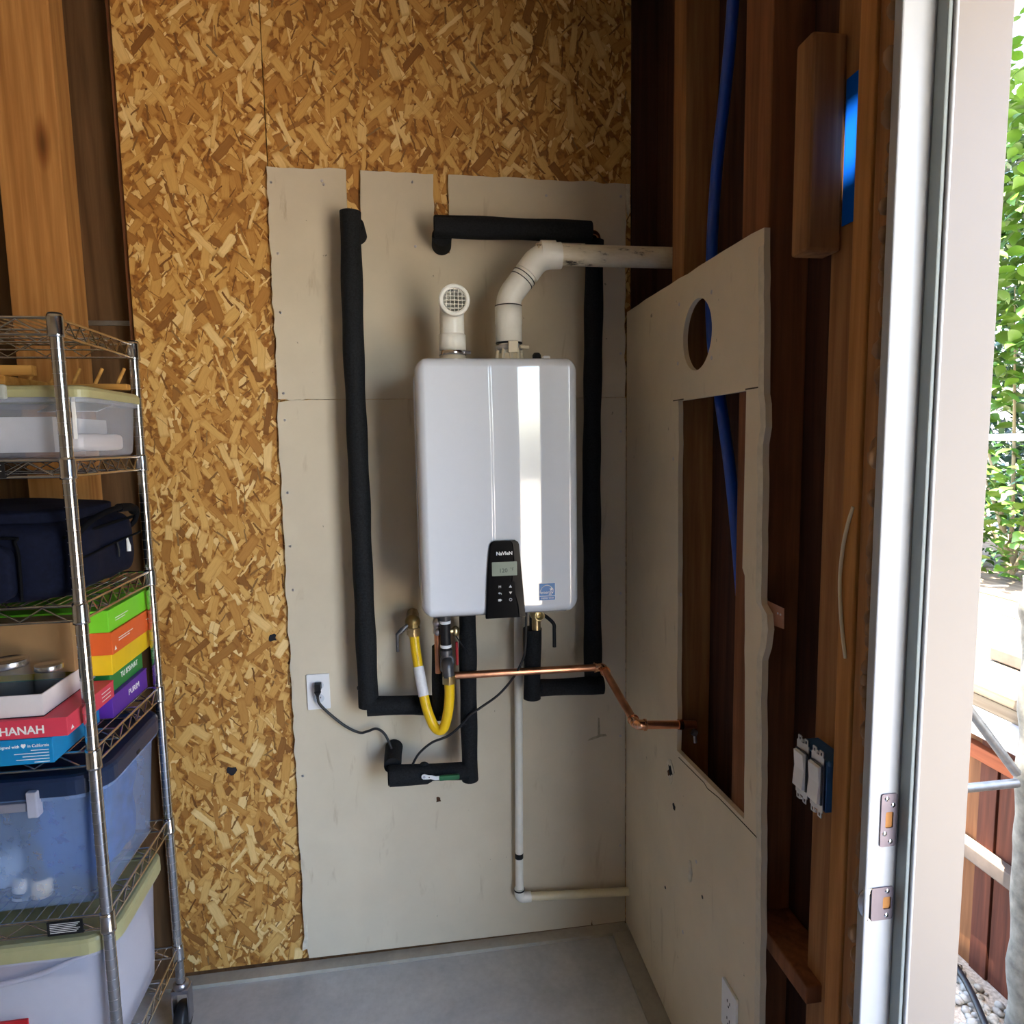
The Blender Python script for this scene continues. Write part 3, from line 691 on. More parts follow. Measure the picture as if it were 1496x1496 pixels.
# left: out of the upper sheet, down, right and up to the heater
li = thing('insulated_pipe', (-.857,-.07,.88), 'long black foam-wrapped pipe running down the left of the heater', 'pipe', 'black foam-wrapped pipes around the heater')
li['label'] = 'tall black foam-wrapped pipe left of heater, turning right near its foot'; del li['group']
sleeve('sleeve', [(-.851,-.075,2.378), (-.857,-.08,2.0), (-.857,-.08,1.6), (-.855,-.085,.905)], .0305, li, seed=2)
sleeve('sleeve', [(-.846,-.045,2.350), (-.840,-.001,2.330)], .031, li, seed=3)
sleeve('sleeve', [(-.8575,-.088,.9065), (-.72,-.094,.902), (-.650,-.105,.899)], .0305, li, seed=4)
sleeve('sleeve', [(-.632,-.15,.895), (-.630,-.155,1.0), (-.628,-.16,1.105)], .0295, li, seed=5)
sleeve('sleeve_corner', [(-.668,-.11,.899), (-.636,-.148,.899)], .0295, li, seed=6)
obj('cable_tie', MB().lathe((-.857,-.08,.962), (0,0,1), [(.0305,0),(.0322,.0005),(.0322,.0045),(.0305,.005)], 20), BLACKM, li)
obj('copper_core', MB().cyl((-.628,-.16,1.10), (-.628,-.16,1.236), .0111), COPPERD, li)
obj('end_clip', MB().cyl((-.607,-.186,.925), (-.600,-.192,.927), .004, seg=8), WPLATE, li)
# middle: straight down from the heater, turning left at the bottom
mi = thing('insulated_pipe', (-.546,-.12,.66), 'black foam-wrapped pipe dropping from heater centre with green-gripped lever at its foot', 'pipe')
sleeve('sleeve', [(-.546,-.14,1.228), (-.548,-.125,.95), (-.549,-.12,.655)], .0262, mi, seed=7)
sleeve('sleeve', [(-.553,-.1245,.6875), (-.69,-.122,.6925), (-.800,-.118,.694)], .0275, mi, seed=8)
sleeve('sleeve', [(-.684,-.126,.693), (-.69,-.132,.6925), (-.796,-.128,.6945)], .0315, mi, seed=9)
sleeve('sleeve', [(-.788,-.108,.716), (-.788,-.05,.722), (-.786,-.002,.727)], .0285, mi, seed=10)
hollow_end((-.800,-.128,.6945), (-1,0,0), .030, mi)
obj('foam_fold', MB().ball((-.690,-.130,.721), .012, sq=(1.1,.7,.9), jit=.5), FOAM, mi)
lv = obj('lever', MB().prism([(-.700,.7065),(-.697,.7105),(-.690,.7115),(-.680,.7075),(-.668,.7055),(-.6575,.7015),(-.645,.7015),(-.645,.6895),(-.660,.6895),(-.672,.6945),(-.684,.6945),(-.695,.6955),(-.700,.700)], 'Y', -.171, -.168), LABEL, mi, bevel=.0008, label='pale metal valve lever')
obj('lever_bolt', MB().cyl((-.692,-.173,.703), (-.692,-.160,.703), .004, seg=6), STEEL, lv)
obj('lever_bolt', MB().cyl((-.677,-.1725,.701), (-.677,-.160,.701), .002, seg=6), DARKST, lv)
obj('lever_grip', MB().box(-.647,-.585,-.175,-.164,.6865,.7030), GREENP, lv, bevel=.004, seg=3, label='green plastic grip')
# right: leaves the sheet above the heater, runs right, down behind the exhaust and back under the heater
ri = thing('insulated_pipe', (-.14,-.07,.90), 'black foam-wrapped pipe looping from above heater down its right side and underneath', 'pipe')
sleeve('sleeve', [(-.612,-.105,2.336), (-.38,-.103,2.336), (-.146,-.100,2.3345)], .0315, ri, seed=11)
hollow_end((-.612,-.105,2.336), (-1,0,0), .030, ri)
sleeve('sleeve', [(-.590,-.075,2.318), (-.588,-.002,2.312)], .030, ri, seed=12)
obj('copper_elbow', MB().tube(fillet([(-.15,-.092,2.334), (-.120,-.082,2.334), (-.120,-.076,2.30)], .018, 6), .0115, 14), COPPERD, ri)
sleeve('sleeve', [(-.126,-.072,2.318), (-.129,-.072,2.15), (-.138,-.07,1.59), (-.139,-.085,.92)], .0285, ri, seed=13)
sleeve('sleeve', [(-.113,-.108,.928), (-.24,-.106,.9305), (-.334,-.108,.934)], .0275, ri, seed=14)
sleeve('sleeve', [(-.348,-.125,.908), (-.346,-.125,1.0), (-.345,-.13,1.135)], .0275, ri, seed=15)
obj('foam_lip', MB().ball((-.318,-.138,.949), .010, sq=(.6,.5,1.6), jit=.4), FOAM, ri)
obj('copper_core', MB().cyl((-.345,-.14,1.13), (-.345,-.15,1.236), .0111), BLACKM, ri)
# brass isolation valve with a black handle, on top of that pipe
iv = thing('isolation_valve', (-.336,-.165,1.14), 'brass isolation valve with drooping black handle under heater right side', 'valve')
obj('body', MB().cyl((-.337,-.155,1.138), (-.337,-.155,1.226), .0135, seg=16).ball((-.337,-.158,1.190), .0215, 16, 10), BRASS, iv)
obj('port', MB().lathe((-.332,-.170,1.188), (0,-1,0), [(.015,0),(.0165,.004),(.0165,.016),(.012,.0165),(.0105,.006),(0,.006)], 20), BRASS, iv)
obj('union_nut', MB().cyl((-.337,-.155,1.205), (-.337,-.155,1.230), .021, seg=6), DSTEEL, iv, bevel=.002)
obj('side_cock', MB().cyl((-.322,-.158,1.208), (-.296,-.162,1.206), .0085, seg=12).ball((-.294,-.162,1.206), .0105), STEEL, iv)
hd = obj('handle', MB().tube(smooth_path([(-.318,-.165,1.186),(-.305,-.172,1.178),(-.288,-.180,1.160),(-.2865,-.182,1.14),(-.2865,-.182,1.088)], 6), .0055, 10), BLACKM, iv)

# ================================================================== COPPER, GAS, CONDENSATE
cp2 = thing('copper_pipe', (-.37,-.16,.80), 'bare copper pipe crossing under the heater and dropping to the right wall', 'pipe')
A = (-.592,-.165,1.013); B = Vector((-.128,-.160,1.0065)); Cc = Vector((-.031,-.125,.812)); D = Vector((.060,-.50,.951))
Cc = Vector((-.122,-.46,.948)); D = Vector((.046,-.462,.936))
obj('pipe', MB().cyl(A, B, .0113, seg=18), COPPER, cp2)
obj('pipe', MB().cyl(B, Cc, .0113, seg=18), COPPER, cp2)
obj('pipe', MB().cyl(Cc, D, .0113, seg=18), COPPER, cp2)
def cfit(p, a, b, r=.0138, l=.026):
    p = Vector(p); u = (Vector(a)-p).normalized(); v = (Vector(b)-p).normalized()
    e = obj('elbow', MB().tube(fillet([p+u*l, p, p+v*l], .02, 7), r, 18), COPPERD, cp2)
    for w_ in (u, v): obj('bead', MB().tube([p+w_*(l-.004), p+w_*(l+.001)], r+.0022, 18), COPPERD, e)
cfit(B, A, Cc); cfit(Cc, B, D)
obj('bead', MB().cyl((-.004,-.462,.940), (.008,-.462,.939), .0140, seg=18), COPPERD, cp2)
obj('clip', MB().cyl((.036,-.466,.918), (.046,-.468,.912), .009, seg=8).cyl((.041,-.468,.914), (.043,-.470,.888), .005, seg=8), STEEL, cp2)

gp = thing('gas_pipe', (-.615,-.20,1.03), 'dark steel gas stub with white rings hanging under heater left side', 'pipe')
gx, gy = -.617, -.205
obj('pipe', MB().cyl((gx,gy,1.055), (gx,gy,1.236), .0155, seg=18), BLACKM, gp)
obj('nut', MB().cyl((gx,gy,1.198), (gx,gy,1.232), .019, seg=6), DSTEEL, gp, bevel=.002)
for z in (1.187, 1.115): obj('ring', MB().lathe((gx,gy,z), (0,0,1), [(.0155,0),(.0172,.001),(.0172,.008),(.0155,.009)], 18), WPLATE, gp)
obj('tee', MB().cyl((gx,gy,1.045), (gx,gy,1.108), .0185, seg=18), DSTEEL, gp)
obj('elbow', MB().tube(fillet([(gx+.002,gy,1.075),(gx+.002,gy-.026,1.073),(gx+.004,gy-.03,1.035)], .016, 7), .017, 18).lathe((gx+.002,gy-.012,1.076),(0,-.9,.2),[(.016,0),(.0215,.001),(.0215,.008),(.016,.009)],18), DSTEEL, gp)
obj('side_valve', MB().ball((gx+.030,gy+.012,1.158), .013, 12, 8, (1,1,1.3)).cyl((gx+.014,gy+.01,1.16), (gx+.034,gy+.012,1.16), .009, seg=12), BRASS, gp)
obj('red_handle', MB().box(gx+.028,gx+.036,gy-.004,gy+.006,1.058,1.13), REDP, gp, bevel=.003)
obj('thin_wire', MB().tube(smooth_path([(gx+.03,gy,1.148),(gx+.05,gy,1.115),(gx+.066,gy+.01,1.092)], 5), .0018, 6), BLACKM, gp)
obj('side_fittings', MB().cyl((gx-.024,gy+.03,1.15), (gx-.020,gy+.03,1.226), .012, seg=8).ball((gx-.024,gy+.022,1.19), .015, 10, 7, jit=.4).ball((gx-.021,gy+.018,1.155), .012, 10, 7, jit=.4), STEEL, gp)
obj('copper_stub', MB().cyl((gx-.023,gy+.025,1.03), (gx-.023,gy+.025,1.15), .0095, seg=14), COPPER, gp)

gv = thing('gas_valve', (-.707,-.06,1.14), 'brass gas shut-off valve with dark lever on wall above yellow hose', 'valve')
vx = -.712
obj('body', MB().cyl((vx,-.001,1.168), (vx,-.10,1.172), .020, seg=8).ball((vx,-.10,1.168), .024, 14, 9).cyl((vx,-.105,1.165), (vx+.001,-.110,1.138), .019, seg=8), plain('dull_brass', srgb(134,112,70), .45, .8, var=.2), gv, bevel=.001)
obj('nut', MB().cyl((vx+.001,-.110,1.148), (vx+.002,-.112,1.134), .0235, seg=6), BRASS, gv, bevel=.0015)
obj('handle', MB().tube([(vx-.012,-.112,1.165),(vx-.032,-.12,1.150),(vx-.047,-.124,1.138),(vx-.047,-.124,1.085)], [.006,.0085,.006,.0045], 8), DSTEEL, gv)
gh = thing('gas_hose', (-.655,-.17,.85), 'yellow coated flexible gas hose hanging in a U with paper label', 'hose')
hp = smooth_path([(-.709,-.113,1.142),(-.7065,-.120,1.10),(-.699,-.140,1.04),(-.6885,-.160,.975),(-.676,-.180,.915),(-.655,-.196,.868),(-.632,-.208,.868),(-.617,-.218,.92),(-.611,-.226,.98),(-.612,-.232,1.028)], 7)
obj('tube', MB().tube(hp, .0148, 18), YELLOW, gh)
k0, k1 = 14, 24
obj('paper_label', MB().tube(hp[k0:k1], .0163, 18, cap=False), LABEL, gh)
for q, dz in ((hp[0], 1), (hp[-1], 1)):
    obj('end_nut', MB().cyl(Vector(q)+Vector((0,0,-.012)), Vector(q)+Vector((0,0,.012)), .0215, seg=6), BRASS, gh, bevel=.0015)

dp = thing('condensate_drain', (-.38,-.03,.16), 'thin white drain pipe running down the wall then right into corner', 'pipe')
obj('pipe', MB().cyl((-.3735,-.033,1.236), (-.384,-.030,.20), .0135, seg=18), PVC, dp)
obj('band', MB().cyl((-.3835,-.0302,.315), (-.3832,-.0303,.333), .0142, seg=18), BLACKM, dp)
obj('elbow', MB().tube(fillet([(-.3843,-.030,.205),(-.3845,-.030,.170),(-.345,-.030,.1695)], .020, 7), .0172, 18), PVC, dp)
obj('socket_rim', MB().cyl((-.3842,-.030,.198), (-.3842,-.030,.203), .0185, seg=18), BLACKM, dp)
obj('pipe', MB().cyl((-.352,-.030,.1695), (-.0007,-.030,.146), .0138, seg=18), PVCOLD, dp, label='yellowed horizontal run')
obj('pipe', MB().cyl((-.3735,-.033,1.236),(-.3735,-.06,1.24),.0135,seg=12), PVC, dp)

# ================================================================== ELECTRICS
po = thing('power_outlet', (-1.0155, 0, .875), 'white wall outlet with a black plug left of the pipes', 'outlet')
def cover(parent, x, z, w=.070, h=.1145):
    return obj('cover_plate', MB().prism(rrect(x-w/2, x+w/2, z-h/2, z+h/2, .003, 3), 'Y', -.0065, -.0002), WPLATE, parent, bevel=.0015)
c = cover(po, -1.0155, .9325)
for dz in (.0215, -.0215):
    z = .9325+dz; r_ = obj('receptacle', MB().prism([(-1.0155+.0172*math.cos(a), z+.0145*math.sin(a)) for a in [2*PI*k/24 for k in range(24)]], 'Y', -.0078, -.005), WHITE, c)
    for dx, h in ((-.0062,.0075),(.0062,.006)): obj('slot', MB().box(-1.0155+dx-.0011,-1.0155+dx+.0011,-.0081,-.007,z+.001-h/2+.002,z+.001+h/2+.002), DARKST, r_)
obj('screw', MB().lathe((-1.0155,-.0066,.9325), (0,-1,0), [(0,.001),(.0025,.0006),(.003,0)], 8), STEEL, c)
pc = thing('power_cord', (-.86,-.03,.75), 'thin black power cord', None); pc.parent = ht; pc.location = Vector(pc.location) - wloc(ht)
pg = MB()
sv = [(-1.026,-.009,.946),(-1.004,-.009,.946),(-1.004,-.009,.966),(-1.026,-.009,.966),(-1.023,-.036,.942),(-1.005,-.036,.942),(-1.005,-.034,.964),(-1.023,-.034,.964),(-1.018,-.040,.928),(-1.010,-.040,.928),(-1.010,-.030,.930),(-1.018,-.030,.930)]
pg.add(sv, [(0,1,2,3),(0,4,5,1),(1,5,6,2),(2,6,7,3),(3,7,4,0),(4,8,9,5),(5,9,10,6),(6,10,11,7),(7,11,8,4),(8,9,10,11)])
obj('plug', pg, BLACKM, pc, bevel=.002)
obj('flex', MB().tube(smooth_path([(-1.014,-.035,.93),(-1.010,-.035,.905),(-.982,-.03,.868),(-.935,-.028,.822),(-.892,-.028,.797),(-.866,-.030,.800),(-.838,-.034,.808),(-.812,-.04,.790),(-.792,-.055,.748),(-.776,-.085,.706),(-.766,-.095,.69)], 7), .0042, 10), RUBBER, pc)
obj('flex', MB().tube(smooth_path([(-.740,-.105,.69),(-.728,-.128,.722),(-.705,-.142,.766),(-.665,-.148,.800),(-.615,-.150,.818),(-.575,-.156,.852),(-.548,-.160,.883),(-.510,-.162,.908),(-.46,-.164,.942),(-.42,-.166,.985),(-.390,-.170,1.035),(-.375,-.172,1.09),(-.369,-.172,1.236)], 7), .0038, 10), RUBBER, pc)
obj('tie', MB().tube([(-.580,-.150,.842),(-.572,-.157,.852),(-.560,-.156,.856)], .003, 6), BLACKM, pc)

wpl = thing('wall_plate', (0,-.78,.33), 'white receptacle plate low on the right wall drywall', 'outlet')
pp = obj('cover_plate', MB().prism(rrect(-.816,-.746,.322,.4385,.003,3), 'X', -.0062, -.0003), WPLATE, wpl, bevel=.0015)
for z in (.402, .358):
    for dy, h in ((-.006,.0075),(.006,.007)): obj('slot', MB().box(-.0067,-.006,-.781+dy-.0013,-.781+dy+.0013,z-h/2,z+h/2), DARKST, pp)
    obj('slot', MB().cyl((-.0067,-.781,z-.011), (-.006,-.781,z-.011), .0028, seg=10), DARKST, pp)

sw = thing('switch_box', (.02,-1.058,1.06), 'blue plastic box with two white rocker switches beside the door studs', 'switch')
def shell_box(x0,x1,y0,y1,z0,z1,t):
    return MB().box(x0,x1,y0,y0+t,z0,z1).box(x0,x1,y1-t,y1,z0,z1).box(x0,x1,y0+t,y1-t,z0,z0+t).box(x0,x1,y0+t,y1-t,z1-t,z1).box(x1-t,x1,y0+t,y1-t,z0+t,z1-t)
BX0, BY0, BY1, BZ0, BZ1 = .001, -1.1053, -1.012, 1.057, 1.150
obj('box', shell_box(BX0, .0445, BY0, BY1, BZ0, BZ1, .003), SWBLUE, sw, bevel=.001)
obj('nail_lug', MB().box(.0015, .0095, BY0-.006, BY0, BZ1-.006, BZ1+.004), SWBLUE, sw, bevel=.002)
for yc in (-1.0355, -1.0815):
    yk = obj('yoke', MB().box(BX0-.0025, BX0-.0005, yc-.0185, yc+.0185, BZ0-.004, BZ1+.004), STEEL, sw)
    for z in (BZ0-.009, BZ1+.009):
        for dy in (-.010, .010):
            obj('ear', MB().prism(rrect(yc+dy-.0055,yc+dy+.0055,z-.006,z+.006,.0015,2), 'X', BX0-.0025, BX0-.0005, [rrect(yc+dy-.0025,yc+dy+.0025,z-.003,z+.003,.001,2)[::-1]]), STEEL, yk)
        obj('screw', MB().lathe((BX0-.0025,yc,z), (-1,0,0), [(0,.002),(.003,.0015),(.0035,0)], 8), STEEL, yk)
    f_ = obj('frame', MB().box(BX0-.006, BX0-.0025, yc-.0175, yc+.0175, BZ0+.010, BZ1-.010), DSTEEL, yk, bevel=.001)
    obj('rocker', MB().add([(BX0-.006,yc-.0155,BZ0+.012),(BX0-.006,yc+.0155,BZ0+.012),(BX0-.006,yc-.0155,BZ1-.012),(BX0-.006,yc+.0155,BZ1-.012),
        (BX0-.0125,yc-.015,BZ0+.013),(BX0-.0125,yc+.015,BZ0+.013),(BX0-.0092,yc-.015,1.106),(BX0-.0092,yc+.015,1.106),(BX0-.0120,yc-.015,BZ1-.013),(BX0-.0120,yc+.015,BZ1-.013)],
        [(0,1,5,4),(4,5,7,6),(6,7,9,8),(8,9,3,2),(0,4,6,8,2),(1,3,9,7,5)]), WPLATE, sw, bevel=.0006)

bp = tag(obj('water_tube', MB().tube(smooth_path([(.060,-.60,3.0),(.060,-.58,2.706),(.060,-.552,2.546),(.060,-.508,2.36),(.058,-.492,2.17),(.052,-.512,1.98),(.056,-.553,1.82),(.060,-.613,1.615),(.060,-.67,1.376),(.062,-.698,1.169),(.066,-.705,.9),(.07,-.71,.30),(.07,-.71,.042)], 8), .0142, 14), PEX), 'blue plastic water tube running down inside the open stud wall', 'pipe')
tag(obj('tape_strip', MB().box(.0425,.0445,-1.100,-1.0315,2.071,2.307), TAPE), 'blue masking tape strip on the stud beside the wood block, partly sunlit', 'tape')
tag(obj('cable', MB().tube(smooth_path([(.0098,-1.136,1.60),(.0072,-1.128,1.572),(.0060,-1.119,1.53),(.0058,-1.1145,1.475),(.0060,-1.1195,1.42),(.0080,-1.127,1.37),(.0100,-1.131,1.345)], 6), .0030, 8), CABLE), 'cream electric cable end curving along the stud beside door frame', 'cable')
np_ = thing('nail_plate', (.012,-.90,1.34), 'small pinkish metal strap sticking out beside the drywall edge', 'strap')
PINK = plain('pinkish_strap', srgb(170,120,96), .5, .5, var=.15)
obj('strap', MB().prism([(-.845,1.382),(-.936,1.381),(-.9375,1.340),(-.90,1.337),(-.845,1.345)], 'X', .0131, .0145), PINK, np_)
for y, z in ((-.915,1.366),(-.925,1.366)): obj('screw', MB().lathe((.0131,y,z), (-1,0,0), [(0,.001),(.002,.001),(.0025,0)], 8), STEEL, np_)

# ================================================================== WIRE SHELVING AND WHAT STANDS ON IT
SXR, SXL, SYF, SYB = -1.42, -2.33, -.58, -.19
LV = [1.985, 1.69, 1.376, 1.045, .655, .262]
sh = thing('wire_shelving', (-1.875, -.385, FLR), 'chrome wire shelving rack on casters loaded with bins and boxes', 'shelf')
for px, py in ((SXR,SYF),(SXR,SYB),(SXL,SYF),(SXL,SYB)):
    po_ = obj('post', MB().cyl((px,py,.142), (px,py,1.99), .0127, seg=22), CHROME, sh)
    gr_ = MB(); z = .168
    while z < 1.985: gr_.lathe((px,py,z), (0,0,1), [(.0126,0),(.01285,.0002),(.01285,.0010),(.0126,.0012)], 16); z += .0254
    tag(obj('groove_rings', gr_, STEEL, po_), kind='stuff')
    obj('cap', MB().lathe((px,py,1.986), (0,0,1), [(.0145,0),(.0145,.006),(.012,.009),(0,.009)], 18), BLACKM, po_)
    obj('collar_ring', MB().lathe((px,py,.132), (0,0,1), [(.013,0),(.021,.001),(.021,.014),(.014,.018)], 18), STEEL, po_)
    cs = obj('caster', MB().lathe((px-.019,py,.036), (1,0,0), [(0,0),(.030,0),(.042,.004),(.045,.010),(.045,.028),(.042,.034),(.030,.038),(0,.038)], 22), RUBBER, sh)
    obj('fork', MB().box(px-.024,px-.020,py-.018,py+.018,.03,.125).box(px+.020,px+.024,py-.018,py+.018,.03,.125).box(px-.024,px+.024,py-.018,py+.018,.121,.133), STEEL, cs)
def zig(a, b, zt, zb, pitch, r=.0019):
    a = Vector(a); b = Vector(b); L_ = (b-a).length; n = max(2, int(L_/pitch)); pts = []
    for i in range(n+1):
        p = a+(b-a)*(i/n); pts.append((p.x,p.y, zt if i % 2 else zb))
    return pts
for li_, zt in enumerate(LV):
    zb = zt-.034; s_ = thing('shelf', (-1.875,-.385,zb), None, None); s_.parent = sh; s_.location = Vector((-1.875,-.385,zb)) - Vector(sh.location)
    fr = MB()
    for y in (SYF, SYB):
        for z in (zt, zb): fr.tube([(SXL+.012,y,z),(SXR-.012,y,z)], .0032, 8)
    for x in (SXR, SXL):
        for z in (zt, zb): fr.tube([(x,SYF+.012,z),(x,SYB-.012,z)], .0032, 8)
    obj('rim', fr, CHROME, s_)
    tr = MB()
    for y in (SYF, SYB): tr.tube(zig((SXL+.06,y,0),(SXR-.03,y,0),zt-.003,zb+.003,.045), .0021, 6)
    for x in (SXR, SXL): tr.tube(zig((x,SYF+.03,0),(x,SYB-.03,0),zt-.003,zb+.003,.024), .0021, 6)
    for y in (-.45, -.32): tr.tube([(SXL,y,zt-.004),(SXR,y,zt-.004)], .0024, 6).tube(zig((SXL,y,0),(SXR,y,0),zt-.004,zb+.003,.05), .0019, 6).tube([(SXL,y,zb+.003),(SXR,y,zb+.003)], .0024, 6)
    obj('truss', tr, CHROME, s_)
    dw = MB(); x = SXL+.022
    while x < SXR-.012: dw.tube([(x,SYF,zt-.001),(x,SYB,zt-.001)], .0017, 6); x += .0245
    tag(obj('deck_wires', dw, CHROME, s_), kind='stuff')
    for px, py in ((SXR,SYF),(SXR,SYB),(SXL,SYF),(SXL,SYB)):
        obj('collar', MB().lathe((px,py,zb-.006), (0,0,1), [(.013,0),(.0168,0),(.0168,.006),(.0160,.008),(.0160,.040),(.0150,.046),(.013,.046)], 18), CHROME, s_)
    if li_ in (1, 4):
        x0 = -1.615 if li_ == 1 else -1.545
        pl = obj('label_plate', MB().box(x0,x0+.075,SYF-.0055,SYF-.0035,zb-.001,zt-.002), BLACKM, s_)
        lines = MB()
        for k in range(6): lines.box(x0+.006,x0+.069-(k%3)*.004,SYF-.0058,SYF-.0055,zt-.008-k*.0042,zt-.0068-k*.0042)
        obj('fine_print', lines, PRINTW, pl)

def softbox(x0,x1,y0,y1,z0,z1,n=14,pw=5,jit=.006,slope=0):
    mb = MB(); vs = []; fs = []; idx = {}
    def pt(u,v,w):
        q = (abs(u)**pw+abs(v)**pw+abs(w)**pw)**(1/pw); u,v,w = u/q,v/q,w/q
        x = (x0+x1)/2+u*(x1-x0)/2; y = (y0+y1)/2+v*(y1-y0)/2; z = (z0+z1)/2+w*(z1-z0)/2
        if slope and w > 0: z -= slope*w*max(0,u)**2
        d = noise.noise(Vector((x,y,z))*7)*jit + noise.noise(Vector((x,y,z))*21)*jit*.4
        return Vector((x+d*u*1.2, y+d*v*1.2, max(z0, z+d*w)))
    for ax in range(3):
        for sg in (-1,1):
            b0 = len(vs)
            for i in range(n+1):
                for j in range(n+1):
                    a = math.tan((2*i/n-1)*PI/4); b = math.tan((2*j/n-1)*PI/4); c = [0,0,0]; c[ax] = sg; c[(ax+1)%3] = a; c[(ax+2)%3] = b
                    vs.append(pt(*c))
            for i in range(n):
                for j in range(n): fs.append((b0+i*(n+1)+j, b0+(i+1)*(n+1)+j, b0+(i+1)*(n+1)+j+1, b0+i*(n+1)+j+1))
    return mb.add(vs, fs, True)
def tub(name, x0, x1, y0, y1, z0, z1, r, lip, lidh, label, lidmat, bodymat, taper=.02, latch=True):
    """clear storage tub: tapered open shell and a rimmed lid (x1,y0 is the front right corner)"""
    t = thing(name, ((x0+x1)/2,(y0+y1)/2,z0), label, 'storage bin')
    zt = z1-lidh; n = 7; H = 8; vs = []; fs = []
    def ring(z, inset, th=0):
        q = inset+th; return [(x,y,z) for x,y in rrect(x0+lip+q, x1-lip-q, y0+lip+q, y1-lip-q, max(r-q, .004), n)]
    rings = [ring(z0+.012*0, taper+.008), ring(z0+.008, taper+.001)] + [ring(z0+.008+(zt-z0-.008)*i/H, taper*(1-i/H)) for i in range(1,H+1)]
    k = len(rings[0]); vs = [p for R in rings for p in R]
    for i in range(len(rings)-1):
        for j in range(k): j2 = (j+1) % k; fs.append((i*k+j, i*k+j2, (i+1)*k+j2, (i+1)*k+j))
    fs.append(tuple(reversed(range(k))))
    obj('body', MB().add(vs, fs, True), bodymat, t)
    rim = MB().prism(rrect(x0+lip*.35,x1-lip*.35,y0+lip*.35,y1-lip*.35,r,n), 'Z', zt-.014, zt-.001, [rrect(x0+lip+.002,x1-lip-.002,y0+lip+.002,y1-lip-.002,r-.004,n)[::-1]])
    obj('rim', rim, bodymat, t)
    lid = MB(); A = rrect(x0,x1,y0,y1,r+.006,n); kk = len(A)
    lv = [(A,zt-.004,0),(A,z1-.010,0),(A,z1-.003,.004),(A,z1,.012),(A,z1,.034),(A,z1-.012,.042)]
    vs = []; cx, cy = (x0+x1)/2, (y0+y1)/2
    for P_, z, ins in lv:
        Q = rrect(x0+ins,x1-ins,y0+ins,y1-ins,max(r+.006-ins,.006),n); vs += [(a,b,z) for a,b in Q]
    fs = []
    for i in range(len(lv)-1):
        for j in range(kk): j2 = (j+1) % kk; fs.append((i*kk+j, i*kk+j2, (i+1)*kk+j2, (i+1)*kk+j))
    fs.append(tuple((len(lv)-1)*kk+j for j in range(kk)))
    lo_ = obj('lid', MB().add(vs, fs, False), lidmat, t, bevel=.0015)
    return t, lo_
# second level: tub with an olive lid, papers inside, a pegged wooden rack on its lid
t2, l2 = tub('storage_bin', -2.02, -1.395, -.535, -.215, 1.695, 1.852, .022, .012, .022, 'clear storage bin with olive lid under the wooden peg rack', OLIVE, CLEAR, .010)
obj('handle_latch', MB().box(-1.70,-1.548,-.545,-.531,1.822,1.853), plain('grey_latch', srgb(168,172,168), .35, var=.03), t2, bevel=.004)
obj('corner_rib', MB().box(-1.428,-1.420,-.5275,-.524,1.735,1.83), PRINTW, t2, bevel=.001)
tag(obj('paper_stack', MB().box(-2.0,-1.475,-.512,-.250,1.7075,1.785), PAPER), 'pile of white papers filling the olive-lidded bin on second shelf', 'paper')
tag(obj('paper_sheet', MB().add([(-1.43,-.40,1.80),(-1.43,-.31,1.822),(-1.56,-.30,1.828),(-1.56,-.40,1.80),(-1.43,-.40,1.802),(-1.43,-.31,1.824),(-1.56,-.30,1.830),(-1.56,-.40,1.802)],[(0,1,2,3),(4,5,6,7),(0,1,5,4),(1,2,6,5),(2,3,7,6),(3,0,4,7)]), PAPER), 'loose bent paper sheet leaning inside the olive-lidded upper bin', 'paper')
tag(obj('small_packet', softbox(-1.468,-1.424,-.50,-.27,1.7075,1.748,8,6,.004), MATS['white_card']), 'small white packet at right end inside the olive-lidded upper bin', 'packet')
pr = thing('peg_rack', (-1.65,-.39,1.852), 'pale wooden rack with upright pegs lying on the olive bin lid', 'rack')
obj('rail', MB().box(-1.98,-1.515,-.500,-.475,1.876,1.898), LTWOOD, pr, bevel=.002)
obj('rail', MB().box(-1.98,-1.40,-.300,-.275,1.859,1.874), LTWOOD, pr, bevel=.002)
for x in (-1.60, -1.88): obj('foot', MB().box(x-.032,x+.032,-.502,-.27,1.8525,1.8755 if x > -1.7 else 1.875), LTWOOD, pr, bevel=.002)
for k in range(11): obj('peg', MB().cyl((-1.43-k*.052,-.288,1.866), (-1.413-k*.052,-.272,1.914), .0042, seg=8), LTWOOD, pr)

# third level: soft black travel bag
bg_ = thing('travel_bag', (-1.78,-.37,1.378), 'soft navy black travel bag with zip pockets on the third shelf', 'bag')
obj('body', softbox(-2.15,-1.438,-.572,-.178,1.377,1.572,22,7,.008,.022), BAGM, bg_)
obj('front_pocket', softbox(-2.02,-1.545,-.600,-.560,1.385,1.520,14,6,.006), BAGM, bg_)
obj('front_seam', MB().tube(smooth_path([(-1.535,-.578,1.392),(-1.532,-.580,1.45),(-1.537,-.579,1.515),(-1.58,-.576,1.528),(-2.02,-.576,1.53)],5), .0035, 8), BAGD, bg_)
obj('top_flap', softbox(-2.1,-1.47,-.555,-.21,1.545,1.590,16,6,.006,.012), BAGM, bg_)
obj('end_zip', MB().tube(smooth_path([(-1.4365,-.545,1.468),(-1.434,-.48,1.472),(-1.433,-.40,1.478),(-1.432,-.30,1.484),(-1.433,-.20,1.487)],6), .003, 8), BAGD, bg_)
obj('end_piping', MB().tube(smooth_path([(-1.452,-.555,1.522),(-1.442,-.45,1.526),(-1.440,-.33,1.530),(-1.445,-.21,1.530)],6), .004, 8), BAGD, bg_)
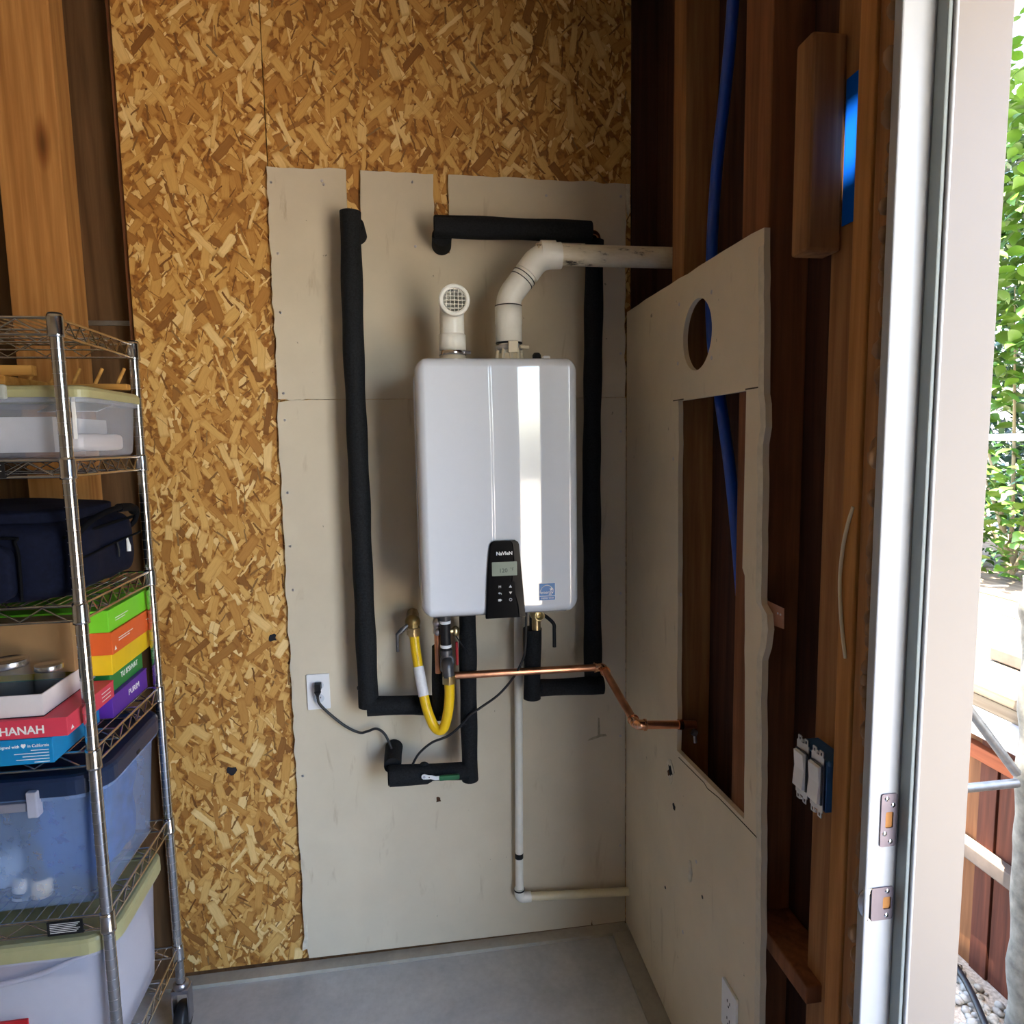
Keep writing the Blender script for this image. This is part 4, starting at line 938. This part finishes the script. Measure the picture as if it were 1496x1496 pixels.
obj('handle', MB().tube(smooth_path([(-1.455,-.50,1.512),(-1.440,-.505,1.530),(-1.425,-.48,1.552),(-1.418,-.40,1.566),(-1.418,-.30,1.566),(-1.424,-.235,1.552),(-1.434,-.225,1.522),(-1.447,-.235,1.505)],6), .0065, 10), BAGD, bg_)
obj('handle_wrap', MB().tube(smooth_path([(-1.4205,-.35,1.5665),(-1.424,-.275,1.561),(-1.430,-.24,1.548)],6), .011, 10), BAGD, bg_)
obj('zip_puller', MB().tube([(-1.430,-.292,1.483),(-1.427,-.294,1.462),(-1.427,-.295,1.449)], [.0025,.0055,.0055], 8), PRINTW, bg_, label='white zip puller')
obj('zip_puller', MB().tube([(-1.430,-.352,1.480),(-1.427,-.352,1.462),(-1.427,-.354,1.444)], [.003,.003,.002], 8), BLACKM, bg_)

# fourth level: card boxes, jars
def cardbox(name, x0,x1,y0,y1,z0,z1, mat, label, flap=True):
    t = thing(name, ((x0+x1)/2,(y0+y1)/2,z0), label, 'box')
    obj('carton', MB().box(x0,x1,y0,y1,z0,z1), mat, t, bevel=.0012)
    if flap: obj('lid_edge', MB().box(x0,x1+.0008,y0-.0008,y1,z1-.0035,z1+.0008), mat, t, bevel=.0006)
    return t
def print_line(parent, x0, y0, z, length, h=.0018, frame='R'):
    if frame == 'R': return obj('print_line', MB().box(x0, x0+.0004, y0, y0+length, z, z+h), PRINTW, parent)
    return obj('print_line', MB().box(x0, x0+length, y0-.0004, y0, z, z+h), PRINTW, parent)
zz = LV[3]+.004
bx = cardbox('gift_box', -1.78,-1.448,-.405,-.190,zz,zz+.054, PURP, 'purple gift box lettered PURIM at the bottom of the coloured stack')
text('lettering', 'PURIM', .021, (-1.4478,-.278,zz+.029), PRINTW, bx, RIGHT, sx=1.15)
bx = cardbox('gift_box', -1.78,-1.458,-.383,-.186,zz+.0552,zz+.107, GRNC, "green gift box lettered TU B'SHVAT above the purple one")
text('lettering', "TU B'SHVAT", .020, (-1.4577,-.272,zz+.082), PRINTW, bx, RIGHT, sx=.98)
bx = cardbox('gift_box', -1.78,-1.444,-.400,-.150,zz+.1082,zz+.160, YELC, 'plain yellow gift box in the middle of the coloured stack')
obj('corner_mark', MB().prism([(-.392,zz+.116),(-.380,zz+.116),(-.386,zz+.124)], 'X', -1.444, -1.4436), YELC, bx)
bx = cardbox('gift_box', -1.78,-1.436,-.408,-.148,zz+.1612,zz+.217, ORNG, 'orange gift box second from the top of the coloured stack')
for k in range(2): print_line(bx, -1.4358, -.372, zz+.193-k*.006, .085-.02*k)
obj('corner_mark', MB().prism([(-.398,zz+.170),(-.386,zz+.170),(-.392,zz+.180)], 'X', -1.436, -1.4356), PRINTW, bx)
print_line(bx, -1.4358, -.20, zz+.193, .025)
bx = cardbox('gift_box', -1.78,-1.440,-.410,-.138,zz+.2182,zz+.272, LIME, 'lime green gift box topping the coloured stack')
for k in range(2): print_line(bx, -1.4398, -.372, zz+.244-k*.006, .075-.02*k)
# front stack: blue, rose, white tray, brown carton
bb = cardbox('gift_box', -1.95,-1.473,-.632,-.42,zz,zz+.0555, BLUC, 'blue gift box at the bottom front under the rose one')
text('lettering', 'Designed with ♥ in California', .0095, (-1.480,-.6325,zz+.0405), PRINTW, bb, FRONT, 'RIGHT', sx=.9)
for k, (ln, of) in enumerate(((.035,.0),(.068,.0),(.052,.0),(.065,.0),(.030,.0))): print_line(bb, -1.481-ln, -.6325, zz+.030-k*.0066, ln, .0016, 'F')
rb = cardbox('gift_box', -1.95,-1.442,-.630,-.405,zz+.0563,zz+.097, REDC, 'rose red gift box lettered SHANAH below the white tray')
text('lettering', 'ROSH HASHANAH', .0248, (-1.4865,-.6306,zz+.0735), PRINTW, rb, FRONT, 'RIGHT', bold=.0004)
for k in range(3): print_line(rb, -1.4417, -.47, zz+.066+k*.009, .045)
obj('corner_mark', MB().prism([(-.616,zz+.064),(-.604,zz+.064),(-.610,zz+.073)], 'X', -1.442, -1.4416), PRINTW, rb)
wt = thing('card_tray', (-1.72,-.50,zz+.098), 'shallow open white card tray holding the glass jars', 'tray')
tx0, tx1, ty0, ty1, tz0, tz1 = -1.95, -1.492, -.618, -.365, zz+.098, zz+.147
obj('walls', MB().prism([(tx0,ty0),(tx1,ty0),(tx1,ty1),(tx0,ty1)], 'Z', tz0+.002, tz1, [[(tx0+.003,ty0+.003),(tx0+.003,ty1-.003),(tx1-.003,ty1-.003),(tx1-.003,ty0+.003)]]), WHTC, wt)
obj('bottom', MB().box(tx0,tx1,ty0,ty1,tz0,tz0+.0022), DARKST, wt)
br = cardbox('carton', -1.93,-1.4905,-.478,-.368,tz1+.0005,zz+.268, CARD, 'plain brown cardboard carton behind the glass jars', False)
lb = obj('paper_label', MB().box(-1.4905,-1.4900,-.425,-.392,zz+.184,zz+.225), LABEL, br)
for k in range(5): obj('print_line', MB().box(-1.4900,-1.4897,-.421,-.396+(k%2)*.002-.002,zz+.190+k*.006,zz+.192+k*.006), plain('grey_ink', srgb(150,150,165), .6, var=.02) if k == 0 else MATS['grey_ink'], lb)
obj('hand_slot', MB().prism([(-1.685+.03*math.cos(2*PI*k/16), zz+.206+.013*math.sin(2*PI*k/16)) for k in range(16)], 'Y', -.4786, -.478), DARKST, br)
obj('notch', MB().tube([(-1.4898,-.418,zz+.269),(-1.4895,-.412,zz+.258),(-1.4898,-.414,zz+.246)], .0022, 6), DARKST, br)
def jar(x, y, z, r, h, label):
    j = thing('glass_jar', (x,y,z), label, 'jar')
    obj('glass', MB().lathe((x,y,z), (0,0,1), [(0,0),(r*.9,0),(r,.006),(r,h*.62),(r*.96,h*.72),(r*.86,h*.80),(r*.86,h*.86)], 26), GLASS, j)
    obj('screw_lid', MB().lathe((x,y,z+h*.835), (0,0,1), [(r*.93,0),(r*.95,.001),(r*.95,h*.12),(r*.93,h*.135),(r*.80,h*.14),(r*.78,h*.13),(0,h*.13)], 26), ALU, j)
    return j
jar(-1.592,-.545,tz0+.003,.041,.108,'taller glass jar with silver lid in the white tray')
jar(-1.524,-.520,tz0+.003,.030,.084,'small jar with silver lid tucked behind the tall jar')
jar(-1.673,-.565,tz0+.003,.040,.066,'low wide jar with silver lid at left of the white tray')

# fifth level: tub with navy lid full of cloth
t5, l5 = tub('storage_bin', -2.12, -1.405, -.578, -.188, LV[4]+.003, .988, .070, .014, .040, 'large clear storage bin with navy lid holding blue fabric', NAVYL, BLUETUB, .022)
obj('lid_notch', MB().box(-1.4065,-1.4035,-.398,-.380,.947,.955), BLACKM, l5)
obj('latch', MB().box(-1.560,-1.538,-.590,-.566,.905,.965), MILKY, t5, bevel=.003)
obj('latch_bar', MB().box(-2.0,-1.565,-.583,-.571,.918,.938), plain('grey_bar', srgb(132,134,150), .4, var=.04), t5, bevel=.002)
tag(obj('fabric', softbox(-1.60,-1.452,-.535,-.235,.675,.915,16,4,.02), CLOTHB), 'fluffy blue fabric pressed against right end of the navy-lidded bin', 'fabric')
tag(obj('fabric', softbox(-2.05,-1.605,-.53,-.24,.675,.80,16,4,.03), CLOTHL), 'pale blue crumpled fabric lying at front of the navy-lidded bin', 'fabric')
tag(obj('dark_bundle', softbox(-2.05,-1.605,-.50,-.25,.822,.93,12,5,.012), DARKST), 'dark bundle above pale fabric in the navy-lidded bin', 'fabric')
cu_ = thing('white_cup', (-1.638,-.505,.668), 'small white cup lying among fabric in the navy-lidded bin', 'cup')
obj('cup_body', MB().lathe((-1.638,-.505,.668), (.15,.1,1), [(0,0),(.018,0),(.022,.055),(.020,.055),(.016,.004)], 18), PRINTW, cu_)
obj('dark_band', MB().lathe((-1.638,-.505,.668), (.15,.1,1), [(.0186,.008),(.0196,.008),(.0202,.018),(.0192,.018)], 18), DARKST, cu_)

bt_ = thing('bottle', (-1.575,-.515,.668), 'dark bottle with cream cap lying upright in the navy-lidded bin', 'bottle')
obj('flask', MB().lathe((-1.586,-.512,.720), (.1,0,1), [(0,0),(.020,.002),(.027,.05),(.026,.11),(.012,.14),(0,.142)], 18), plain('olive_bottle', srgb(70,64,48), .4, var=.15), bt_)
obj('cap', MB().lathe((-1.588,-.512,.676), (.05,0,1), [(0,0),(.022,0),(.024,.045),(0,.046)], 18), CREAM, bt_)
# sixth level: milky tub with olive lid
t6, l6 = tub('storage_bin', -2.12, -1.412, -.585, -.235, LV[5]+.003, .602, .060, .016, .034, 'milky storage bin with olive lid on the lowest shelf', OLIVE, MILKY, .014)
obj('wavy_rim', MB().tube(smooth_path([(-2.0,-.5795,.50),(-1.72,-.580,.508),(-1.58,-.580,.525),(-1.50,-.578,.552),(-1.47,-.575,.562)],6), .006, 8), MILKY, t6)
tag(obj('paper_pad', softbox(-2.06,-1.445,-.549,-.265,.275,.49,14,9,.004), PAPER), 'thick white paper pad filling the lowest milky bin', 'paper')
tag(obj('cloth', softbox(-2.0,-1.60,-.552,-.28,.4925,.556,14,4,.012), CLOTHR), 'maroon cloth on top of the papers in lowest bin', 'fabric')
tag(obj('cloth', softbox(-1.592,-1.462,-.55,-.28,.4925,.556,12,4,.010), CLOTHL), 'pale blue cloth beside maroon one in lowest bin', 'fabric')
tag(obj('packet', MB().box(-1.95,-1.615,-.5665,-.5615,.335,.408), REDB), 'red packet stuck to the front of the lowest milky bin', 'packet')

# ================================================================== OUTSIDE THE DOOR
GZ = -.24
struct('ground', MB().box(-30,30,-30,30,GZ-.1,GZ), DIRT)
dk = thing('raised_deck', (3.0,.8,GZ), 'sunlit raised timber deck with worn plank top beyond the doorway', 'deck')
rs = random.Random(11); x = 1.25
DKZ = .835
while x < 4.4:
    wd = .138; obj('plank', MB().box(x, x+wd, -1.9, 3.4, DKZ-.036+rs.uniform(-.003,.003), DKZ+rs.uniform(-.004,.004)), DECKW, dk, bevel=.004); x += wd+.007
obj('rim_joist', MB().box(1.262,1.30,-1.9,3.4,.74,DKZ-.042), DECKW, dk, bevel=.003)
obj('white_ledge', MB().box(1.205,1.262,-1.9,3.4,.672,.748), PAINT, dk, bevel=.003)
obj('orange_rail', MB().box(1.245,1.285,-1.9,3.4,.565,.615), FENCEO, dk, bevel=.003)
y = -1.9; k = 0
while y < 3.4:
    wd = (.075,.115,.095)[k%3]; obj('board', MB().box(1.275+.006*(k%2), 1.30+.006*(k%2), y, y+wd-.004, GZ, .66), (FENCEB,FENCEA,FENCEB)[k%3], dk, bevel=.002); y += wd; k += 1
obj('lower_rail', MB().box(1.225,1.2745,-1.9,3.4,.195,.250), plain('grey_rail_wood', srgb(96,82,70), .85, var=.25, scale=14), dk, bevel=.004)
tag(obj('timber_offcut', MB().box(1.50,1.59,-.16,.10,DKZ+.006,DKZ+.055), MATS['grey_rail_wood'], bevel=.004), 'short timber offcut lying on the sunlit deck', 'timber')
tag(obj('timber_offcut', MB().box(1.53,1.80,-.06,-.01,DKZ+.0555,DKZ+.088), DECKW, bevel=.004), 'pale wood strip resting across the offcut on deck', 'timber')
pst = MB(); pts = []; rr = []
for i in range(40):
    z = GZ + i*(1.52/39); pts.append((1.182+.042*(1-i/39)+.004*math.sin(i*.8),-.395+.004*math.cos(i*1.1),z)); rr.append(.050+.003*noise.noise(Vector((i*.6,3,1)))+(.012 if i in (36,37) else 0))
ptg = thing('gate_post', (1.165,-.395,GZ), 'weathered grey gate post with galvanised brace outside the doorway', 'post')
obj('post', pst.tube(pts, rr, 18), WEATH, ptg)
obj('brace', MB().cyl((.86,-.40,.99), (1.125,-.40,.665), .014, seg=12), GALV, ptg)
obj('brace', MB().cyl((.80,-.40,.632), (1.13,-.40,.632), .0135, seg=12), GALV, ptg)
# gravel
gv_ = MB(); rs = random.Random(3)
for i in range(2600):
    gx_ = rs.uniform(.55,1.235); gy_ = rs.uniform(-1.1,.6); r_ = rs.uniform(.007,.020)
    gv_.ball((gx_,gy_,GZ+r_*.35), r_, 7, 4, (rs.uniform(.7,1.3),rs.uniform(.7,1.3),.6), .3)
tag(obj('pebbles', gv_, STONE), 'pale gravel pebbles covering the side path below the boards', 'gravel', kind='stuff')
tag(obj('hose', MB().tube(smooth_path([(.8,-.75,GZ+.04),(1.0,-.52,GZ+.045),(1.08,-.40,GZ+.045),(1.2,-.1,GZ+.04),(1.22,.4,GZ+.04)],6), .011, 10), BLACKM), 'black hose lying across the gravel path', 'hose')
# rails of a fence beyond the deck
fr_ = thing('rail_fence', (2.6,1.2,DKZ), 'white round rail fence crossing the greenery at the deck edge', 'fence')
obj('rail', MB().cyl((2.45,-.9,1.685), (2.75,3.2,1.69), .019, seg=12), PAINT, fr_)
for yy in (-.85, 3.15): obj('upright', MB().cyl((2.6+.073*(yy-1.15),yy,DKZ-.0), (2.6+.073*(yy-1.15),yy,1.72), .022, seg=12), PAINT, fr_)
# plants
def leaf(L_, W_):
    vs = [(0,0,0)]; fs = []; n = 5
    for i in range(1,n):
        t = i/n; h = W_*math.sin(PI*t**.8)*.5; zz_ = .10*L_*math.sin(PI*t); vs += [(-h,L_*t,zz_+.08*L_*t),(0,L_*t,zz_-.06*L_*t*0),(h,L_*t,zz_+.08*L_*t)]
    vs.append((0,L_,-.03*L_)); e = len(vs)-1
    fs += [(0,2,1),(0,3,2)]
    for i in range(n-2):
        a = 1+3*i; fs += [(a,a+1,a+4,a+3),(a+1,a+2,a+5,a+4)]
    a = 1+3*(n-2); fs += [(a,a+1,e),(a+1,a+2,e)]
    return vs, fs
def shrub(name, label, base, n_single, n_stuff, spread, zr, size, mat, seed, stems):
    rs = random.Random(seed); t = thing(name, base, label, 'plant')
    st = MB()
    for sx_, sy_, sh_ in stems: st.tube(smooth_path([base,(base[0]+sx_*.4,base[1]+sy_*.4,base[2]+sh_*.5),(base[0]+sx_,base[1]+sy_,base[2]+sh_)],5), [.016-.0013*i for i in range(11)], 7)
    obj('stems', st, STEM, t)
    vs, fs = leaf(size, size*.62); first = None
    def where():
        while True:
            p = [rs.uniform(-1,1) for _ in range(3)]
            if sum(q*q for q in p) <= 1: break
        return Vector((base[0]+p[0]*spread[0], base[1]+p[1]*spread[1], zr[0]+(zr[1]-zr[0])*(p[2]*.5+.5)))
    for i in range(n_single):
        p = where(); rot = (rs.uniform(-.9,.5), rs.uniform(-.7,.7), rs.uniform(0,2*PI)); s = rs.uniform(.7,1.25)
        if first is None:
            first = obj('leaf', MB().add(vs, fs, True), mat, t, origin=(0,0,0)); first.location = p - Vector(base); first.rotation_euler = rot; first.scale = (s,s,s)
        else: dup(first, p, t, rot, (s,s,s))
    mb = MB()
    for i in range(n_stuff):
        p = where()
        if rs.random() < .6: p.x += .12
        R_ = Matrix.Rotation(rs.uniform(0,2*PI),3,'Z') @ Matrix.Rotation(rs.uniform(-.9,.6),3,'X') @ Matrix.Rotation(rs.uniform(-.7,.7),3,'Y'); s = rs.uniform(.7,1.2)
        mb.add([p + R_ @ (Vector(v)*s) for v in vs], fs, True)
    if n_stuff: tag(obj('foliage', mb, mat, t), kind='stuff')
    return t
shrub('leafy_shrub', 'bright green round-leaved shrub beyond deck, below the white rail', (2.95,1.45,DKZ), 240, 900, (.62,.85,.5), (.80,1.66), .085, LEAF, 21, ((.2,-.3,.7),(-.2,.2,.6),(.1,.4,.7)))
shrub('leafy_shrub', 'bright green broad-leaved shrub reaching above the white rail', (3.15,1.65,DKZ), 280, 2000, (.6,.9,.7), (1.72,4.3), .12, LEAF, 22, ((.2,-.3,1.6),(-.2,.3,1.4),(.0,.1,1.8)))
def needles(name, label, base, spread, zr, n, seed):
    rs = random.Random(seed); mb = MB(); t = thing(name, base, label, 'plant')
    obj('stems', MB().tube([base,(base[0],base[1],zr[1]-.2)], [.05,.02], 8), STEM, t)
    for i in range(n):
        p = Vector((base[0]+rs.uniform(-1,1)*spread[0], base[1]+rs.uniform(-1,1)*spread[1], rs.uniform(*zr)))
        d = Vector((rs.uniform(-1,1),rs.uniform(-1,1),rs.uniform(-.5,.6))).normalized(); sd = d.cross(Vector((0,0,1))).normalized(); L_ = rs.uniform(.14,.34)
        mb.add([p-sd*.008, p+sd*.008, p+d*L_*.6+sd*.026, p+d*L_+Vector((0,0,-.02)), p+d*L_*.6-sd*.026], [(0,1,2,4),(4,2,3)])
    tag(obj('needles', mb, LEAFD, t), kind='stuff'); return t
needles('conifer_hedge', 'dark fine-needled conifer hedge behind the bright shrubs', (5.0,-.6,GZ), (.5,5.6), (.2,4.6), 42000, 31)
br_ = tag(obj('bare_branch', MB().tube(smooth_path([(2.45,.75,2.32),(2.62,1.0,2.36),(2.78,1.2,2.30)],5), .013, 8), BARK), 'pale bare branch crossing the leaves near the jamb top', 'branch')
br_ = tag(obj('bare_branch', MB().tube(smooth_path([(2.35,.85,2.02),(2.55,1.0,2.10),(2.8,1.15,2.22)],5), .014, 8), BARK), 'lower pale bare branch rising to the right among leaves', 'branch')
